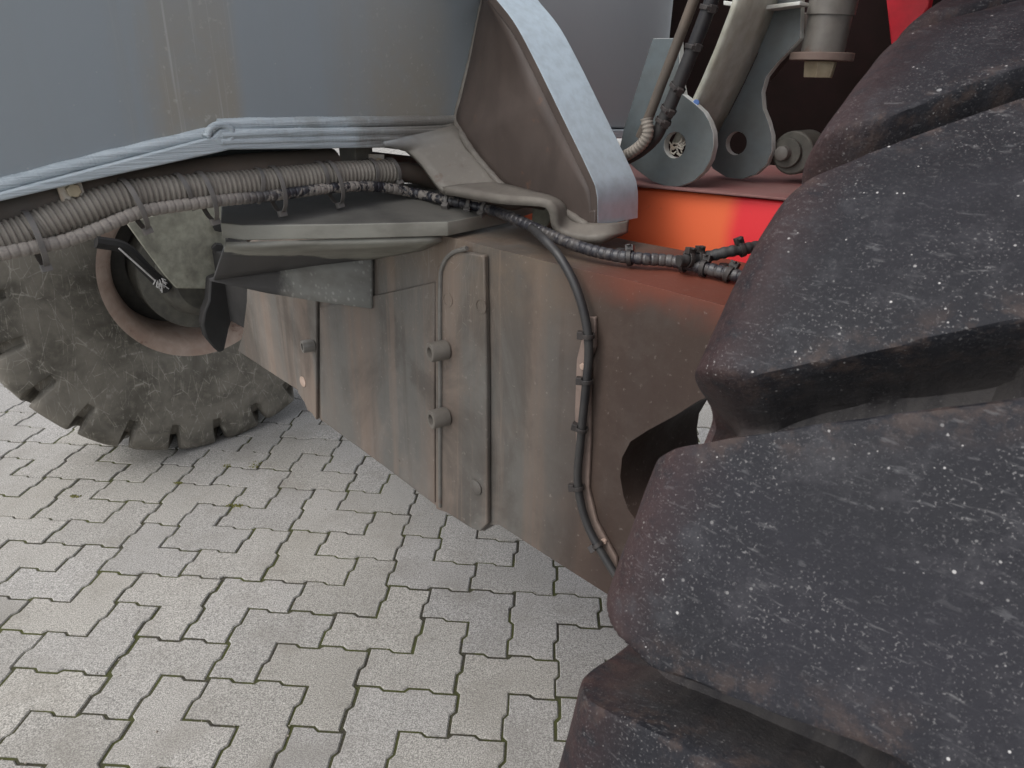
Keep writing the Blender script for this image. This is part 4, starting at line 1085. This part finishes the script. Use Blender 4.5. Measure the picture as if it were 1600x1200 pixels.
tube('thin_pipe', [(1.4686, 0.1600, 1.2672), (1.4555, 0.1600, 1.2220), (1.4362, 0.1600, 1.1675), (1.4171, 0.1600, 1.1144), (1.4011, 0.1600, 1.0690), (1.3873, 0.1600, 1.0355)], 0.0075, M['pipe'], V, 40, 10)

# --- lifting lugs and the web between them
def circ_px(c, ru, rv, plane, n=20):
    pass
lug1 = [(1.4119, 0.2000, 1.1762), (1.4232, 0.2000, 1.1193), (1.4306, 0.2000, 1.0989), (1.4524, 0.2000, 1.0872), (1.4693, 0.2000, 1.0764), (1.4810, 0.2000, 1.0635), (1.4898, 0.2000, 1.0487), (1.4938, 0.2000, 1.0299), (1.4916, 0.2000, 1.0094), (1.4834, 0.2000, 0.9916), (1.4678, 0.2000, 0.9755), (1.4461, 0.2000, 0.9651), (1.4205, 0.2000, 0.9611), (1.3903, 0.2000, 0.9666), (1.3580, 0.2000, 0.9815), (1.3190, 0.2000, 1.0033), (1.3264, 0.2000, 1.0443), (1.3662, 0.2000, 1.1766)]
def ring(c, r, n=22):
    return [(c[0] + r * math.cos(2 * math.pi * k / n), c[1], c[2] + r * math.sin(2 * math.pi * k / n)) for k in range(n)]
l1 = prism('lifting_lug', lug1, (0, 0.014, 0), M['lug'], V, 0.001, holes=[ring((1.4260, 0.2000, 1.0253), 0.0195)], edge_mat=M['lugedge'])
l1['label'] = 'left lug plate with debris in its hole'
lug2 = [(1.4647, 0.3300, 1.2602), (1.5274, 0.3300, 1.2568), (1.5404, 0.3300, 1.1808), (1.5258, 0.3300, 1.1634), (1.5104, 0.3300, 1.1473), (1.4962, 0.3300, 1.1271), (1.4929, 0.3300, 1.1037), (1.4993, 0.3300, 1.0804), (1.5113, 0.3300, 1.0620), (1.5215, 0.3300, 1.0415), (1.5258, 0.3300, 1.0184), (1.5200, 0.3300, 0.9961), (1.5041, 0.3300, 0.9793), (1.4805, 0.3300, 0.9695), (1.4521, 0.3300, 0.9695), (1.4260, 0.3300, 0.9804), (1.4057, 0.3300, 0.9996), (1.3978, 0.3300, 1.0189), (1.4157, 0.3300, 1.0307), (1.4424, 0.3300, 1.0717), (1.4617, 0.3300, 1.1188), (1.4764, 0.3300, 1.1598)]
prism('lifting_lug', lug2, (0, 0.014, 0), M['lug'], V, 0.001, holes=[ring((1.4618, 0.3300, 1.0251), 0.0185)], edge_mat=M['lugedge'])
bm = bmesh.new()
for k in range(30):
    a = Vector((1.4215, 0.2120, 1.0195)) + Vector((rnd.uniform(-.013, .013), 0, rnd.uniform(-.013, .008)))
    tube_bm([a, a + Vector((rnd.uniform(-.012, .012), rnd.uniform(-.004, .004), rnd.uniform(-.008, .012)))], 0.0012, 4, bm)
db = link('dry_grass_wad', bm, M['clamp'], l1)
wr = [Vector(p) for p in ((1.5041, 0.3300, 1.2663), (1.4909, 0.3300, 1.2076), (1.4755, 0.3300, 1.1589), (1.4598, 0.3300, 1.1168), (1.4404, 0.3300, 1.0696), (1.4204, 0.3300, 1.0238))]
bm = bmesh.new()
rows = [[bm.verts.new(p + Vector((0, -0.001 - 0.114 * k / 3, 0))) for k in range(4)] for p in wr]
for a, b in zip(rows, rows[1:]):
    for k in range(3):
        bm.faces.new((a[k], a[k + 1], b[k + 1], b[k]))
lw = link('lug_web', bm, M['pale'], V, angle=60)
so = lw.modifiers.new('thickness', 'SOLIDIFY')
so.thickness = 0.01
prism('top_rail', [(1.4222, 0.3000, 1.2269), (1.4873, 0.3000, 1.2178), (1.5455, 0.3000, 1.2225), (1.5445, 0.3000, 1.2274), (1.4862, 0.3000, 1.2238), (1.4212, 0.3000, 1.2331)], (0, 0.03, 0), M['lugedge'], V, 0.001)
lathe('blue_fleck', [(0, 0.005), (0.001, 0.004)], (1.4524, 0.2050, 1.0890), (0.6, -0.6, 0.5), M['blue'], l1, 8)

# --- pin with washer and bolt
pb = Vector((1.5655, 0.3600, 1.1627))
pin = lathe('hinge_pin', [(0, 0.031), (0.05, 0.031), (0.05, 0.034), (0.3, 0.034)], pb, (0.035, 0, 1), M['steel'], V, 40)
lathe('washer', [(0, 0.046), (0.011, 0.046)], pb + Vector((0, 0, -0.0115)), (0, 0, 1), M['pinkrust'], pin, 40, 0.001)
link('bolt', lathe_bm([(0, 0.022), (0.021, 0.025), (0.023, 0.025)], 6, pb + Vector((0, 0, -0.035)), (0, 0, 1)), M['zinc'], pin, 0.001, angle=25)
prism('pin_plate', [(1.4523, 0.4000, 1.2276), (1.5140, 0.4000, 1.2202), (1.5249, 0.4000, 1.1658), (1.4939, 0.4000, 1.1621), (1.4621, 0.4000, 1.1194), (1.4509, 0.4000, 1.1562)], (0, 0.02, 0), M['web'], V)

# --- dark bolt boss by the red box
rb = Vector((1.5462, 0.4200, 1.0154))
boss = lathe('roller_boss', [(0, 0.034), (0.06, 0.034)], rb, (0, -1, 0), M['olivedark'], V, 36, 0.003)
lathe('washer', [(0, 0.023), (0.008, 0.023)], rb + Vector((-0.006, -0.0605, 0)), (0, -1, 0), M['olivedark'], boss, 28, 0.001)
lathe('bolt', [(0, 0.011), (0.014, 0.011), (0.016, 0.008)], rb + Vector((-0.008, -0.069, 0)), (0, -1, 0), M['steel'], boss, 20)

# --- red body behind the axle
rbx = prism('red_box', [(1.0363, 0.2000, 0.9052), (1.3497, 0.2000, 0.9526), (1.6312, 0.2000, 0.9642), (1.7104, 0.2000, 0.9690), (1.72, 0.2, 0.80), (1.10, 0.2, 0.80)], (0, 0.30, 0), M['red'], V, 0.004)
prism('dusty_lid', [(1.3211, 0.1577, 0.9570), (1.3634, 0.1802, 0.9570), (1.6337, 0.1931, 0.9670), (1.7065, 0.2105, 0.9690), (1.72, 0.60, 0.969), (1.10, 0.60, 0.957)], (0, 0, 0.004), M['reddust'], rbx, 0.001)
prism('rear_panel', [(1.12, 0.62, 0.90), (2.30, 0.62, 0.90), (2.30, 0.62, 1.46), (1.12, 0.62, 1.46)], (0, 0.03, 0), M['redshade'], V)
box('added_shade_guard', (1.60, -0.34, 1.38), (2.35, 0.62, 1.41), M['redplain'], V, 0.01)  # unseen cover, added to shade axle and tyre and reflect red
prism('wheel_arch', [(1.5727, 0.5200, 1.2804), (1.6482, 0.5200, 1.2759), (1.6498, 0.5200, 1.2328), (1.6299, 0.5200, 1.1793), (1.6076, 0.5200, 1.1794)], (0, 0.02, 0), M['redplain'], V)
